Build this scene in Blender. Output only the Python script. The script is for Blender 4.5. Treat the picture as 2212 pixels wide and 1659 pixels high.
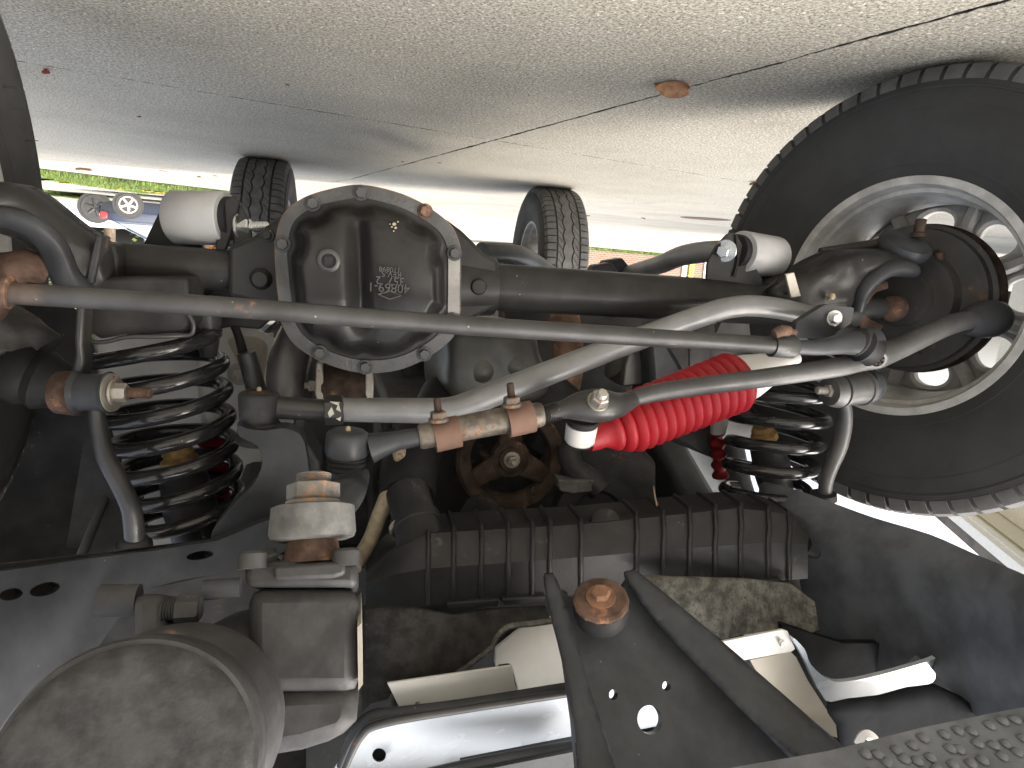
import bpy, bmesh, math, random
import numpy as np
from mathutils import Vector, Matrix, noise
from mathutils.geometry import delaunay_2d_cdt
random.seed(7)
rng = np.random.default_rng(7)
scene = bpy.context.scene
COL = scene.collection
for o in list(bpy.data.objects):
    bpy.data.objects.remove(o)

# ------------------------------------------------------------------ camera, held upside down under the front bumper
CAM = np.array([0.26441, -0.94498, 0.35752])
YAW, PITCH, ROLL, FPX = -0.24115, 0.19581, 0.0745, 1395.875
PW, PH = 2212.0, 1659.0

def basis():
    f = np.array([math.sin(YAW) * math.cos(PITCH), math.cos(YAW) * math.cos(PITCH), math.sin(PITCH)])
    r0 = np.cross(f, [0, 0, 1.0]); r0 /= np.linalg.norm(r0); u0 = np.cross(r0, f)
    a = math.pi + ROLL
    return math.cos(a) * r0 + math.sin(a) * u0, -math.sin(a) * r0 + math.cos(a) * u0, f
CR, CU, CF = basis()
cd = bpy.data.cameras.new('camera')
cam = bpy.data.objects.new('camera', cd); COL.objects.link(cam)
cd.sensor_width = 36.0; cd.lens = 36.0 * FPX / PW
cd.clip_start = 0.01; cd.clip_end = 1500
cam.matrix_world = Matrix(((CR[0], CU[0], -CF[0], CAM[0]), (CR[1], CU[1], -CF[1], CAM[1]),
                           (CR[2], CU[2], -CF[2], CAM[2]), (0, 0, 0, 1)))
scene.camera = cam

# ------------------------------------------------------------------ bright hazy daylight
SUN_EL, SUN_AZ = math.radians(31), math.radians(239)      # azimuth from +Y towards +X
w = bpy.data.worlds.new('World'); scene.world = w; w.use_nodes = True
nt = w.node_tree
bg = nt.nodes['Background']
sky = nt.nodes.new('ShaderNodeTexSky'); sky.sky_type = 'NISHITA'; sky.sun_disc = False
sky.sun_elevation = SUN_EL; sky.sun_rotation = SUN_AZ
sky.air_density = 0.9; sky.dust_density = 9.0; sky.ozone_density = 0.5; sky.altitude = 100
hz = nt.nodes.new('ShaderNodeHueSaturation'); hz.inputs['Saturation'].default_value = 0.45      # thin even overcast
nt.links.new(sky.outputs[0], hz.inputs['Color']); nt.links.new(hz.outputs[0], bg.inputs[0]); bg.inputs[1].default_value = 0.15
sd = bpy.data.lights.new('sun', 'SUN'); sd.energy = 0.5; sd.angle = math.radians(90); sd.color = (1, 0.975, 0.94)
sun = bpy.data.objects.new('sun', sd); COL.objects.link(sun)
sdir = Vector((math.sin(SUN_AZ) * math.cos(SUN_EL), math.cos(SUN_AZ) * math.cos(SUN_EL), math.sin(SUN_EL)))
sun.rotation_euler = sdir.to_track_quat('Z', 'Y').to_euler()
sun.location = (0, 0, 20)
vs = scene.view_settings
vs.view_transform = 'Standard'; vs.look = 'None'; vs.gamma = 1.0; vs.use_curve_mapping = False
vs.exposure = 2.08
scene.cycles.max_bounces = 8; scene.cycles.diffuse_bounces = 5; scene.cycles.glossy_bounces = 4
scene.cycles.use_denoising = True
scene.cycles.sample_clamp_indirect = 6

# ------------------------------------------------------------------ from a sighting in the photo to a place
def ray(px, py):
    return CF + CR * (px - PW / 2) / FPX - CU * (py - PH / 2) / FPX
def P(px, py, Y):
    d = ray(px, py); return CAM + d * (Y - CAM[1]) / d[1]
def S(px, py, Y):
    d = ray(px, py); return (Y - CAM[1]) / d[1] / FPX
def PX(px, py, X):
    d = ray(px, py); return CAM + d * (X - CAM[0]) / d[0]
def PZ(px, py, Z):
    d = ray(px, py); return CAM + d * (Z - CAM[2]) / d[2]
def PP(px, py, o, n):
    d = ray(px, py); n = np.asarray(n, float); return CAM + d * (((np.asarray(o) - CAM) @ n) / (d @ n))
def PD(px, py, dist):
    d = ray(px, py); return CAM + d / np.linalg.norm(d) * dist
def gz(x, y):                       # the drive falls gently to the street behind the vehicle
    t = 0.97 * y - 0.2 * x
    def s(a): return 0.0 if a <= 0 else (a * a / 2 if a < 1 else a - 0.5)
    return -0.09 * s(t - 2.7) + 0.061 * s(t - 4.0) + 0.029 * s(t - 17.0)
def G(px, py):                      # where a sighting meets the ground
    d = ray(px, py); t = 0.05; prev = 0
    while t < 400:
        q = CAM + d * t
        if q[2] <= gz(q[0], q[1]): break
        prev = t; t *= 1.02
    for _ in range(30):
        m = (prev + t) / 2; q = CAM + d * m
        if q[2] <= gz(q[0], q[1]): t = m
        else: prev = m
    return CAM + d * t

# ------------------------------------------------------------------ mesh helpers: all return (verts, faces)
def unit(v):
    v = np.asarray(v, float); return v / np.linalg.norm(v)
def perp(a):
    a = unit(a); h = np.array([0, 0, 1.0]) if abs(a[2]) < 0.9 else np.array([1.0, 0, 0])
    u = unit(np.cross(h, a)); return u, np.cross(a, u)
def merge(*parts):
    V = []; F = []; n = 0
    for v, f in parts:
        v = np.asarray(v, float).reshape(-1, 3); V.append(v); F += [tuple(i + n for i in q) for q in f]; n += len(v)
    return np.concatenate(V), F
def rings(R, cap0=True, cap1=True, closed=False):
    k = len(R[0]); V = np.concatenate([np.asarray(r, float) for r in R]); F = []
    m = len(R)
    for i in range(m if closed else m - 1):
        a = i * k; b = ((i + 1) % m) * k
        for j in range(k):
            F.append((a + j, a + (j + 1) % k, b + (j + 1) % k, b + j))
    if not closed:
        if cap0: F.append(tuple(range(k))[::-1])
        if cap1: F.append(tuple(range((m - 1) * k, m * k)))
    return V, F
def smooth_path(pts, n=6):
    pts = [np.asarray(p, float) for p in pts]; out = []
    for i in range(len(pts) - 1):
        p0 = pts[max(i - 1, 0)]; p1 = pts[i]; p2 = pts[i + 1]; p3 = pts[min(i + 2, len(pts) - 1)]
        for k in range(n):
            t = k / n
            out.append(0.5 * ((2 * p1) + (-p0 + p2) * t + (2 * p0 - 5 * p1 + 4 * p2 - p3) * t * t + (-p0 + 3 * p1 - 3 * p2 + p3) * t ** 3))
    out.append(pts[-1]); return out
def tube(pts, rad, n=16, sm=0, flat=1.0, up=None):
    pts = [np.asarray(p, float) for p in pts]
    if np.isscalar(rad): rad = [rad] * len(pts)
    if sm:
        q = [np.append(p, r) for p, r in zip(pts, rad)]
        q = smooth_path(q, sm); pts = [a[:3] for a in q]; rad = [a[3] for a in q]
    T = []
    for i in range(len(pts)):
        T.append(unit(pts[min(i + 1, len(pts) - 1)] - pts[max(i - 1, 0)]))
    if up is None: u, v = perp(T[0])
    else:
        v = unit(np.asarray(up) - np.dot(up, T[0]) * T[0]); u = np.cross(v, T[0])
    R = []
    for i, p in enumerate(pts):
        u = unit(u - (u @ T[i]) * T[i]); v = np.cross(T[i], u)
        a = np.linspace(0, 2 * math.pi, n, endpoint=False)
        R.append(p + rad[i] * (np.outer(np.cos(a), u) + flat * np.outer(np.sin(a), v)))
    return rings(R)
def lathe(o, axis, prof, n=32, cap=True):
    o = np.asarray(o, float); ax = unit(axis); u, v = perp(ax)
    a = np.linspace(0, 2 * math.pi, n, endpoint=False)
    R = [o + ax * s + max(r, 1e-5) * (np.outer(np.cos(a), u) + np.outer(np.sin(a), v)) for s, r in prof]
    return rings(R, cap, cap)
def hexa(o, axis, r, h, rot=0.0, n=6, ch=0.12):
    o = np.asarray(o, float); ax = unit(axis); u, v = perp(ax)
    a = np.linspace(0, 2 * math.pi, n, endpoint=False) + rot
    c = np.outer(np.cos(a), u) + np.outer(np.sin(a), v)
    return rings([o + r * c, o + ax * h * (1 - ch) + r * c, o + ax * h + r * 0.86 * c])
def box(c, sx, sy, sz, M=None):
    V = np.array([(x, y, z) for x in (-.5, .5) for y in (-.5, .5) for z in (-.5, .5)]) * [sx, sy, sz]
    if M is not None: V = V @ np.asarray(M).T
    return V + np.asarray(c), [(0, 1, 3, 2), (4, 6, 7, 5), (0, 4, 5, 1), (2, 3, 7, 6), (0, 2, 6, 4), (1, 5, 7, 3)]
def prism(poly, vec):
    poly = np.asarray(poly, float); n = len(poly)
    V = np.concatenate([poly, poly + np.asarray(vec)])
    F = [tuple(range(n)), tuple(range(n, 2 * n))[::-1]] + [(i, i + n, (i + 1) % n + n, (i + 1) % n) for i in range(n)]
    return V, F
def plate(px, holes, lift, vec, sm=0):
    """outline in sighting units with holes, lifted to 3D by lift(x, y), thickened along vec"""
    loops = [px] + list(holes); pts = []; edges = []
    for L in loops:
        b = len(pts); pts += [Vector((float(a), float(c))) for a, c in L]
        edges += [(b + i, b + (i + 1) % len(L)) for i in range(len(L))]
    def inp(p, L):
        c = False; j = len(L) - 1
        for i in range(len(L)):
            if (L[i][1] > p[1]) != (L[j][1] > p[1]) and p[0] < (L[j][0] - L[i][0]) * (p[1] - L[i][1]) / (L[j][1] - L[i][1]) + L[i][0]: c = not c
            j = i
        return c
    def solid(p): return inp(p, px) and not any(inp(p, h) for h in holes)
    if sm:
        xs = [p[0] for p in px]; ys = [p[1] for p in px]
        for gx in np.arange(min(xs) + sm / 2, max(xs), sm):
            for gy in np.arange(min(ys) + sm / 2, max(ys), sm):
                if solid((gx, gy)): pts.append(Vector((gx, gy)))
    r = delaunay_2d_cdt(pts, edges, [], 0, 1e-6)
    v2 = r[0]; fs = [f for f in r[2] if solid((sum(v2[i].x for i in f) / 3, sum(v2[i].y for i in f) / 3))]
    used = sorted({i for f in fs for i in f}); mp = {i: k for k, i in enumerate(used)}
    v2 = [v2[i] for i in used]; fs = [tuple(mp[i] for i in f) for f in fs]
    A = np.array([lift(p.x, p.y) for p in v2]); n = len(A)
    vv = np.asarray(vec(A) if callable(vec) else vec)
    V = np.concatenate([A, A + vv])
    F = [tuple(f) for f in fs] + [tuple(i + n for i in f)[::-1] for f in fs]
    cnt = {}
    for f in fs:
        for i in range(len(f)):
            e = (f[i], f[(i + 1) % len(f)]); cnt[e] = 1
    for (a, b) in cnt:
        if (b, a) not in cnt: F.append((a, a + n, b + n, b))
    return V, F
def pillow(px, Y, depth, w, back, step, lump=0.0):
    """a rounded casting: outline in sighting units, face swelling towards the viewer away from its edge"""
    Q = np.array(px, float); A = Q; B = np.roll(Q, -1, 0); D = B - A; LL = (D * D).sum(1) + 1e-9
    def lift(x, y):
        p = np.array([x, y]); t = np.clip(((p - A) * D).sum(1) / LL, 0, 1)
        d = np.sqrt((((A + D * t[:, None]) - p) ** 2).sum(1)).min(); k = 1 - min(1, d / w)
        y0 = Y(x, y) if callable(Y) else Y
        q = P(x, y, y0 - depth * math.sqrt(max(0, 1 - k * k)))
        if lump: q = q + np.array([0, -1, 0]) * lump * noise.noise(Vector(q * 45))
        return q
    return plate(px, [], lift, (0, back, 0), step)
def lumpy(vf, amp, f=40):
    V, F = vf; return np.array([v + amp * np.array(noise.noise_vector(Vector(v * f))) for v in V]), F
def circ(x, y, r, n=16, ry=None, rot=0):
    ry = ry or r; a = np.linspace(0, 2 * math.pi, n, endpoint=False)
    return [(x + r * math.cos(t) * math.cos(rot) - ry * math.sin(t) * math.sin(rot), y + r * math.cos(t) * math.sin(rot) + ry * math.sin(t) * math.cos(rot)) for t in a]
def rounded(poly, r=10, n=4):
    out = []
    m = len(poly)
    for i in range(m):
        p = np.array(poly[i], float); a = np.array(poly[i - 1], float); b = np.array(poly[(i + 1) % m], float)
        ra = min(r, np.linalg.norm(a - p) * .45); rb = min(r, np.linalg.norm(b - p) * .45)
        s = p + unit(a - p) * ra; e = p + unit(b - p) * rb
        for k in range(n + 1):
            t = k / n; out.append(tuple((1 - t) ** 2 * s + 2 * t * (1 - t) * p + t * t * e))
    return out
def smooth_loop(poly, n=4):
    p = [np.array(q, float) for q in poly]; m = len(p); out = []
    for i in range(m):
        a, b, c, d = p[i - 1], p[i], p[(i + 1) % m], p[(i + 2) % m]
        for k in range(n):
            t = k / n
            out.append(tuple(0.5 * ((2 * b) + (-a + c) * t + (2 * a - 5 * b + 4 * c - d) * t * t + (-a + 3 * b - 3 * c + d) * t ** 3)))
    return out

WPOS = {}
def obj(name, vf, mat, parent=None, label=None, bevel=0, smooth=40, sub=0, kind=None, cat=None, group=None, loc=None):
    V, F = vf; V = np.asarray(V, float)
    c = V.mean(0) if loc is None else np.asarray(loc, float)
    me = bpy.data.meshes.new(name); me.from_pydata((V - c).tolist(), [], [list(f) for f in F]); me.update()
    bm = bmesh.new(); bm.from_mesh(me); bmesh.ops.recalc_face_normals(bm, faces=bm.faces); bm.to_mesh(me); bm.free()
    if smooth:
        me.shade_smooth()
        if smooth < 180: me.set_sharp_from_angle(angle=math.radians(smooth))
    me.materials.append(mat)
    o = bpy.data.objects.new(name, me); COL.objects.link(o)
    pl = np.zeros(3)
    if parent is not None: o.parent = parent; pl = WPOS[parent]
    o.location = c - pl; WPOS[o] = c
    if bevel:
        b = o.modifiers.new('bevel', 'BEVEL'); b.width = bevel; b.segments = 2; b.limit_method = 'ANGLE'; b.angle_limit = math.radians(35)
        b.harden_normals = False
    if sub:
        b = o.modifiers.new('sub', 'SUBSURF'); b.levels = sub; b.render_levels = sub
    tag(o, label, cat, group, kind)
    return o
def tag(o, label=None, cat=None, group=None, kind=None):
    if label: o['label'] = label
    if cat: o['category'] = cat
    if group: o['group'] = group
    if kind: o['kind'] = kind
    return o
def empty(name, loc, parent=None, label=None, cat=None, group=None, rotz=0):
    o = bpy.data.objects.new(name, None); COL.objects.link(o); o.empty_display_size = 0.05
    pl = np.zeros(3)
    if parent is not None: o.parent = parent; pl = WPOS[parent]
    o.location = np.asarray(loc) - pl; WPOS[o] = np.asarray(loc, float); o.rotation_euler.z = rotz
    return tag(o, label, cat, group)
def share(name, src, M, parent, label=None, mat=None):
    """another object on the same mesh, placed by world matrix M"""
    o = bpy.data.objects.new(name, src.data); COL.objects.link(o)
    M = Matrix(M)
    if parent is not None: o.parent = parent; M = Matrix.Translation(Vector(-WPOS[parent])) @ M
    o.matrix_local = M; WPOS[o] = np.array((Matrix.Translation(Vector(WPOS[parent])) @ M).translation if parent else M.translation)
    return tag(o, label)

# ------------------------------------------------------------------ materials
MAT = {}
def mat(name, col, rough=0.5, metal=0.0, var=0.25, vs=18, rust=0.0, rustcol=(0.16, 0.06, 0.025), rs=25, dust=0.0, dustcol=(0.32, 0.29, 0.24),
        specks=0.0, bump=0.1, bs=160, spec=0.5, coat=0.0, scratch=0.0, scol=(0.5, 0.4, 0.3), grad=None):
    m = bpy.data.materials.new(name); m.use_nodes = True; t = m.node_tree; N = t.nodes; L = t.links
    b = N['Principled BSDF']; b.inputs['Metallic'].default_value = metal
    b.inputs['Specular IOR Level'].default_value = spec; b.inputs['Coat Weight'].default_value = coat
    tc = N.new('ShaderNodeTexCoord'); co = tc.outputs['Object']
    def nz(scale, det=4, rough_=0.6):
        n = N.new('ShaderNodeTexNoise'); n.inputs['Scale'].default_value = scale; n.inputs['Detail'].default_value = det
        n.inputs['Roughness'].default_value = rough_; L.new(co, n.inputs['Vector']); return n.outputs[0]
    def ramp(v, lo, hi):
        n = N.new('ShaderNodeMapRange'); n.interpolation_type = 'SMOOTHSTEP'
        n.inputs[1].default_value = lo; n.inputs[2].default_value = hi; L.new(v, n.inputs[0]); return n.outputs[0]
    def mix(f, a, bcol, k=1.0):
        n = N.new('ShaderNodeMix'); n.data_type = 'RGBA'
        if k != 1.0:
            q = N.new('ShaderNodeMath'); q.operation = 'MULTIPLY'; L.new(f, q.inputs[0]); q.inputs[1].default_value = k; f = q.outputs[0]
        L.new(f, n.inputs[0])
        for sock, val in ((n.inputs[6], a), (n.inputs[7], bcol)):
            if isinstance(val, tuple): sock.default_value = val + (1,)
            else: L.new(val, sock)
        return n.outputs[2]
    lo = tuple(c * (1 - var) for c in col); hi = tuple(min(1, c * (1 + var)) for c in col)
    c = mix(ramp(nz(vs), .3, .7), lo, hi)
    rr = None
    if dust:
        f = ramp(nz(7, 6, .7), .62 - dust * .4, .85)
        c = mix(f, c, dustcol, dust)
    if rust:
        f = ramp(nz(rs, 8, .7), .66 - rust * .42, .74 - rust * .42)
        rc = mix(ramp(nz(rs * 5, 4), .35, .65), rustcol, tuple(x * 2.1 for x in rustcol))
        c = mix(f, c, rc); rr = f
    if grad:                                # corrosion creeping in from one end along local x
        sx = N.new('ShaderNodeSeparateXYZ'); L.new(co, sx.inputs[0])
        ad = N.new('ShaderNodeMath'); ad.operation = 'MULTIPLY_ADD'; L.new(nz(14, 6, .7), ad.inputs[0]); ad.inputs[1].default_value = .30; L.new(sx.outputs[0], ad.inputs[2])
        c = mix(ramp(ad.outputs[0], grad[0], grad[1]), c, mix(ramp(nz(45, 5), .3, .7), grad[2], tuple(x * 1.7 for x in grad[2])))
    if specks:
        v = N.new('ShaderNodeTexVoronoi'); v.inputs['Scale'].default_value = 70; L.new(co, v.inputs['Vector'])
        f = ramp(v.outputs['Distance'], .09, .05)
        f2 = ramp(nz(31, 2), .56, .6)
        q = N.new('ShaderNodeMath'); q.operation = 'MULTIPLY'; L.new(f, q.inputs[0]); L.new(f2, q.inputs[1])
        c = mix(q.outputs[0], c, (0.4, 0.37, 0.32), specks)
    if scratch:
        mp = N.new('ShaderNodeMapping'); mp.inputs['Scale'].default_value = (6, 90, 90); L.new(co, mp.inputs[0])
        n = N.new('ShaderNodeTexNoise'); n.inputs['Scale'].default_value = 2.2; n.inputs['Detail'].default_value = 5; L.new(mp.outputs[0], n.inputs['Vector'])
        f = ramp(n.outputs[0], .70, .74); c = mix(f, c, scol, scratch)
    L.new(c, b.inputs['Base Color'])
    rn = N.new('ShaderNodeMapRange'); L.new(nz(vs * 2.3, 5), rn.inputs[0])
    rn.inputs[3].default_value = max(.05, rough - .13); rn.inputs[4].default_value = min(1, rough + .13)
    ro = rn.outputs[0]
    if rr is not None:
        mx = N.new('ShaderNodeMix'); L.new(rr, mx.inputs[0]); L.new(ro, mx.inputs[2]); mx.inputs[3].default_value = .85; ro = mx.outputs[0]
        if metal:
            mm = N.new('ShaderNodeMath'); mm.operation = 'MULTIPLY_ADD'; L.new(rr, mm.inputs[0]); mm.inputs[1].default_value = -metal; mm.inputs[2].default_value = metal
            L.new(mm.outputs[0], b.inputs['Metallic'])
    L.new(ro, b.inputs['Roughness'])
    if bump:
        bn = N.new('ShaderNodeBump'); bn.inputs['Strength'].default_value = bump; bn.inputs['Distance'].default_value = .002
        L.new(nz(bs, 5, .6), bn.inputs['Height']); L.new(bn.outputs[0], b.inputs['Normal'])
    MAT[name] = m; return m

mat('black_paint', (.030, .0297, .029), .34, dust=.22, specks=.7, bump=.12, bs=240, dustcol=(.07, .067, .062), spec=.22)
mat('cover_paint', (.022, .0216, .021), .33, dust=.25, specks=.8, bump=.1, bs=300, dustcol=(.065, .063, .058), spec=.22)
mat('flange_paint', (.06, .06, .059), .33, metal=.3, dust=.18, specks=.6, bump=.35, bs=220, rust=.08)
mat('flange_worn', (.26, .25, .235), .5, dust=.2, specks=.9, bump=.25, rust=.16, rustcol=(.05, .045, .04), rs=60)
mat('cast_grey', (.046, .046, .047), .5, dustcol=(.09, .088, .083), dust=.25, bump=.3, bs=90, rust=.08, rustcol=(.13, .075, .05), vs=30, spec=.22)
mat('cast_light', (.12, .121, .118), .6, dustcol=(.2, .18, .15), dust=.3, bump=.4, bs=70, rust=.1, rustcol=(.16, .1, .07), vs=40, var=.35, spec=.22)
mat('frame_black', (.042, .044, .048), .38, dust=.15, bump=.06, bs=120, specks=.25, dustcol=(.07, .07, .07), spec=.22)
mat('steel_dark', (.046, .0455, .045), .38, metal=.2, dustcol=(.1, .095, .085), dust=.25, specks=.5, bump=.1, rust=.05)
mat('tie_rod_steel', (.050, .049, .0485), .42, metal=.2, grad=(.46, .57, (.080, .056, .045)), dustcol=(.13, .115, .095), dust=.25, specks=.6, bump=.08, scratch=.6, rust=.12, rs=9, rustcol=(.15, .075, .045))
mat('drag_steel', (.078, .078, .078), .42, metal=.2, dustcol=(.13, .125, .115), dust=.25, specks=.5, bump=.08)
mat('rust', (.105, .068, .052), .82, bump=.5, bs=120, var=.45, vs=40, rust=.2, rustcol=(.17, .085, .045), spec=.12)
mat('rust_dark', (.055, .040, .032), .8, bump=.4, bs=130, var=.5, vs=30, rust=.18, rustcol=(.10, .062, .042), spec=.12)
mat('rust_orange', (.19, .10, .058), .85, bump=.5, bs=150, var=.4, vs=60)
mat('rust_shaft', (.20, .195, .185), .6, bump=.4, bs=110, var=.3, vs=50, rust=.26, rustcol=(.20, .11, .06), rs=14, metal=.2)
mat('sleeve', (.15, .13, .11), .45, metal=.4, bump=.35, var=.45, vs=45, rust=.25, rustcol=(.14, .08, .05), rs=30, spec=.22)
mat('clamp_brown', (.16, .098, .075), .6, bump=.12, var=.2, spec=.12)
mat('grey_paint', (.225, .228, .23), .38, bump=.06, dust=.12, specks=.35, metal=.15, var=.12)
mat('grey_light', (.42, .42, .42), .42, bump=.05, dust=.1, var=.08)
mat('zinc', (.62, .63, .62), .28, metal=.85, bump=.08, var=.15)
mat('zinc_old', (.35, .33, .29), .45, metal=.6, bump=.25, rust=.2, rs=60)
mat('rubber', (.021, .021, .022), .62, bump=.25, bs=90, dust=.25, dustcol=(.06, .058, .053), spec=.22)
mat('tyre', (.050, .050, .050), .66, bump=.25, bs=120, dust=.25, dustcol=(.06, .058, .056), var=.15, vs=9, spec=.22)
mat('tread', (.105, .102, .099), .75, bump=.3, bs=200, dust=.4, dustcol=(.16, .15, .14))
mat('groove', (.015, .015, .015), .9, bump=.1)
mat('alloy', (.50, .495, .48), .58, metal=.05, bump=.06, dust=.25, dustcol=(.3, .27, .22))
mat('brake_dark', (.044, .042, .040), .55, bump=.3, rust=.14, dust=.25, dustcol=(.12, .10, .08))
mat('red_boot', (.38, .013, .022), .5, bump=.08, bs=400, var=.08, dust=.06, dustcol=(.5, .15, .12))
mat('white_damper', (.66, .65, .62), .42, bump=.05, dust=.15, var=.06)
mat('spring_black', (.020, .020, .021), .22, bump=.08, bs=60, specks=.5, coat=.3, dust=.1)
mat('foam', (.30, .185, .07), .8, bump=.5, bs=140, var=.35, vs=60, rust=.1, rustcol=(.1, .05, .02))
mat('panel_beige', (.54, .53, .495), .5, bump=.05, dust=.25, dustcol=(.35, .31, .24), var=.06)
mat('panel_rusty', (.42, .38, .31), .5, bump=.05, dust=.3, dustcol=(.5, .36, .2), var=.06, rust=.13, rustcol=(.24, .09, .03), rs=22)
mat('white_paint', (.46, .50, .55), .25, coat=.5, bump=.02, var=.03, dust=.0, spec=.5)
mat('plastic_black', (.031, .031, .032), .40, bump=.12, bs=200, dust=.3, dustcol=(.06, .058, .055), specks=.3, rust=.13, rustcol=(.05, .049, .047), rs=30, spec=.22)
mat('felt', (.034, .033, .031), .95, bump=.8, bs=300, var=.35, vs=60, rust=.06, rustcol=(.075, .070, .06), rs=190, spec=.12)
mat('felt_light', (.13, .125, .11), .95, bump=1.0, bs=300, var=.5, vs=60, rust=.30, rustcol=(.05, .05, .046), rs=210, spec=.12)
mat('end_face', (.038, .039, .039), .55, dustcol=(.075, .075, .073), dust=.35, bump=.5, bs=90, var=.35, vs=70, spec=.15)
mat('shield', (.105, .114, .128), .38, dust=.2, bump=.05, dustcol=(.12, .12, .12), specks=.2, spec=.22)  # base colour lifted to blue-grey, carrying lens haze in the paint
mat('bumper_paint_hazed', (.15, .16, .175), .40, bump=.15, bs=300, dust=.2, dustcol=(.15, .15, .15), spec=.22)  # bumper colour lightened to stand for veiling glare over this corner
mat('hose', (.022, .022, .023), .5, bump=.08, dust=.3, dustcol=(.1, .1, .09), spec=.22)
mat('engine', (.032, .031, .030), .6, bump=.4, bs=60, dustcol=(.08, .075, .065), dust=.3, var=.4, rust=.12, rustcol=(.10, .06, .04), rs=14, spec=.22)
mat('oil_pan', (.085, .087, .079), .38, metal=.3, bump=.08, dust=.3, var=.3, vs=10)
mat('exhaust', (.15, .085, .055), .8, bump=.4, var=.35, vs=30, rust=.25, rustcol=(.22, .13, .07))
mat('yellow_clip', (.5, .42, .26), .6)
mat('cable', (.33, .27, .19), .55, var=.35, vs=30, rust=.2, rustcol=(.10, .07, .04), rs=20)
mat('underbody', (.055, .053, .05), .7, bump=.2, dust=.4)
mat('chrome', (.8, .8, .8), .12, metal=1.0, bump=.15, bs=40, var=.1)
mat('label_white', (.32, .31, .27), .6)
mat('gasket', (.32, .16, .07), .7)
mat('paint_mark', (.62, .60, .53), .6, var=.2)
mat('gold_foam', (.45, .28, .08), .8)
mat('liner', (.018, .019, .021), .85, bump=.1, spec=.06)
mat('red_dim', (.13, .008, .012), .6, bump=.1, spec=.15)

# ------------------------------------------------------------------ ground materials
def ground_mat(name, base, dark, light, grain=175, patch=.5):
    m = bpy.data.materials.new(name); m.use_nodes = True; t = m.node_tree; N = t.nodes; L = t.links
    b = N['Principled BSDF']; b.inputs['Roughness'].default_value = .88; b.inputs['Specular IOR Level'].default_value = .25
    g = N.new('ShaderNodeNewGeometry')
    def nz(scale, det=3, r=.55):
        n = N.new('ShaderNodeTexNoise'); n.inputs['Scale'].default_value = scale; n.inputs['Detail'].default_value = det; n.inputs['Roughness'].default_value = r
        L.new(g.outputs['Position'], n.inputs['Vector']); return n.outputs[0]
    def rmp(v, lo, hi):
        n = N.new('ShaderNodeMapRange'); n.interpolation_type = 'SMOOTHSTEP'; n.inputs[1].default_value = lo; n.inputs[2].default_value = hi; L.new(v, n.inputs[0]); return n.outputs[0]
    def mix(f, a, c):
        n = N.new('ShaderNodeMix'); n.data_type = 'RGBA'; L.new(f, n.inputs[0])
        for s, v in ((n.inputs[6], a), (n.inputs[7], c)):
            if isinstance(v, tuple): s.default_value = v + (1,)
            else: L.new(v, s)
        return n.outputs[2]
    c = mix(rmp(nz(grain, 4, .7), .36, .64), dark, base)
    c = mix(rmp(nz(grain * .7, 2), .60, .70), c, light)
    v = N.new('ShaderNodeTexVoronoi'); v.inputs['Scale'].default_value = grain * .8; L.new(g.outputs['Position'], v.inputs['Vector'])
    c = mix(rmp(v.outputs['Distance'], .27, .13), c, tuple(x * .42 for x in dark))
    n1 = rmp(nz(1.6, 5, .65), .35, .7)
    c2 = N.new('ShaderNodeMix'); c2.data_type = 'RGBA'; c2.blend_type = 'MULTIPLY'; L.new(n1, c2.inputs[0]); L.new(c, c2.inputs[6]); c2.inputs[7].default_value = (.84, .83, .82, 1)
    n2 = rmp(nz(3.1, 4, .6), .62, .78)
    c3 = N.new('ShaderNodeMix'); c3.data_type = 'RGBA'; c3.blend_type = 'MULTIPLY'; L.new(n2, c3.inputs[0]); L.new(c2.outputs[2], c3.inputs[6]); c3.inputs[7].default_value = (.80, .80, .81, 1)
    L.new(c3.outputs[2], b.inputs['Base Color'])
    bp = N.new('ShaderNodeBump'); bp.inputs['Strength'].default_value = .5; bp.inputs['Distance'].default_value = .0025
    L.new(nz(grain * .8, 4, .7), bp.inputs['Height']); L.new(bp.outputs[0], b.inputs['Normal'])
    MAT[name] = m; return m
ground_mat('concrete', (.60, .565, .48), (.26, .24, .20), (.80, .765, .66))
ground_mat('joint_dirt', (.10, .085, .068), (.05, .042, .034), (.16, .135, .11), grain=150)
ground_mat('street', (.44, .415, .355), (.32, .30, .255), (.52, .49, .43), grain=120)
mat('grass', (.105, .155, .03), .7, var=.5, vs=3, bump=0)
mat('grass_dry', (.14, .16, .04), .7, var=.5, vs=3, bump=0)
mat('soil', (.11, .13, .04), .9, var=.4, vs=8)
mat('leaf_brown', (.24, .125, .06), .65, var=.35, vs=60, bump=.4, bs=200)
mat('leaf_red', (.26, .03, .022), .6, var=.3, vs=60, bump=.3)
mat('leaf_yellow', (.55, .38, .03), .6, var=.3, vs=60, bump=.3)
mat('manhole', (.12, .085, .075), .6, metal=.3, bump=.4, bs=60, rust=.2)

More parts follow.
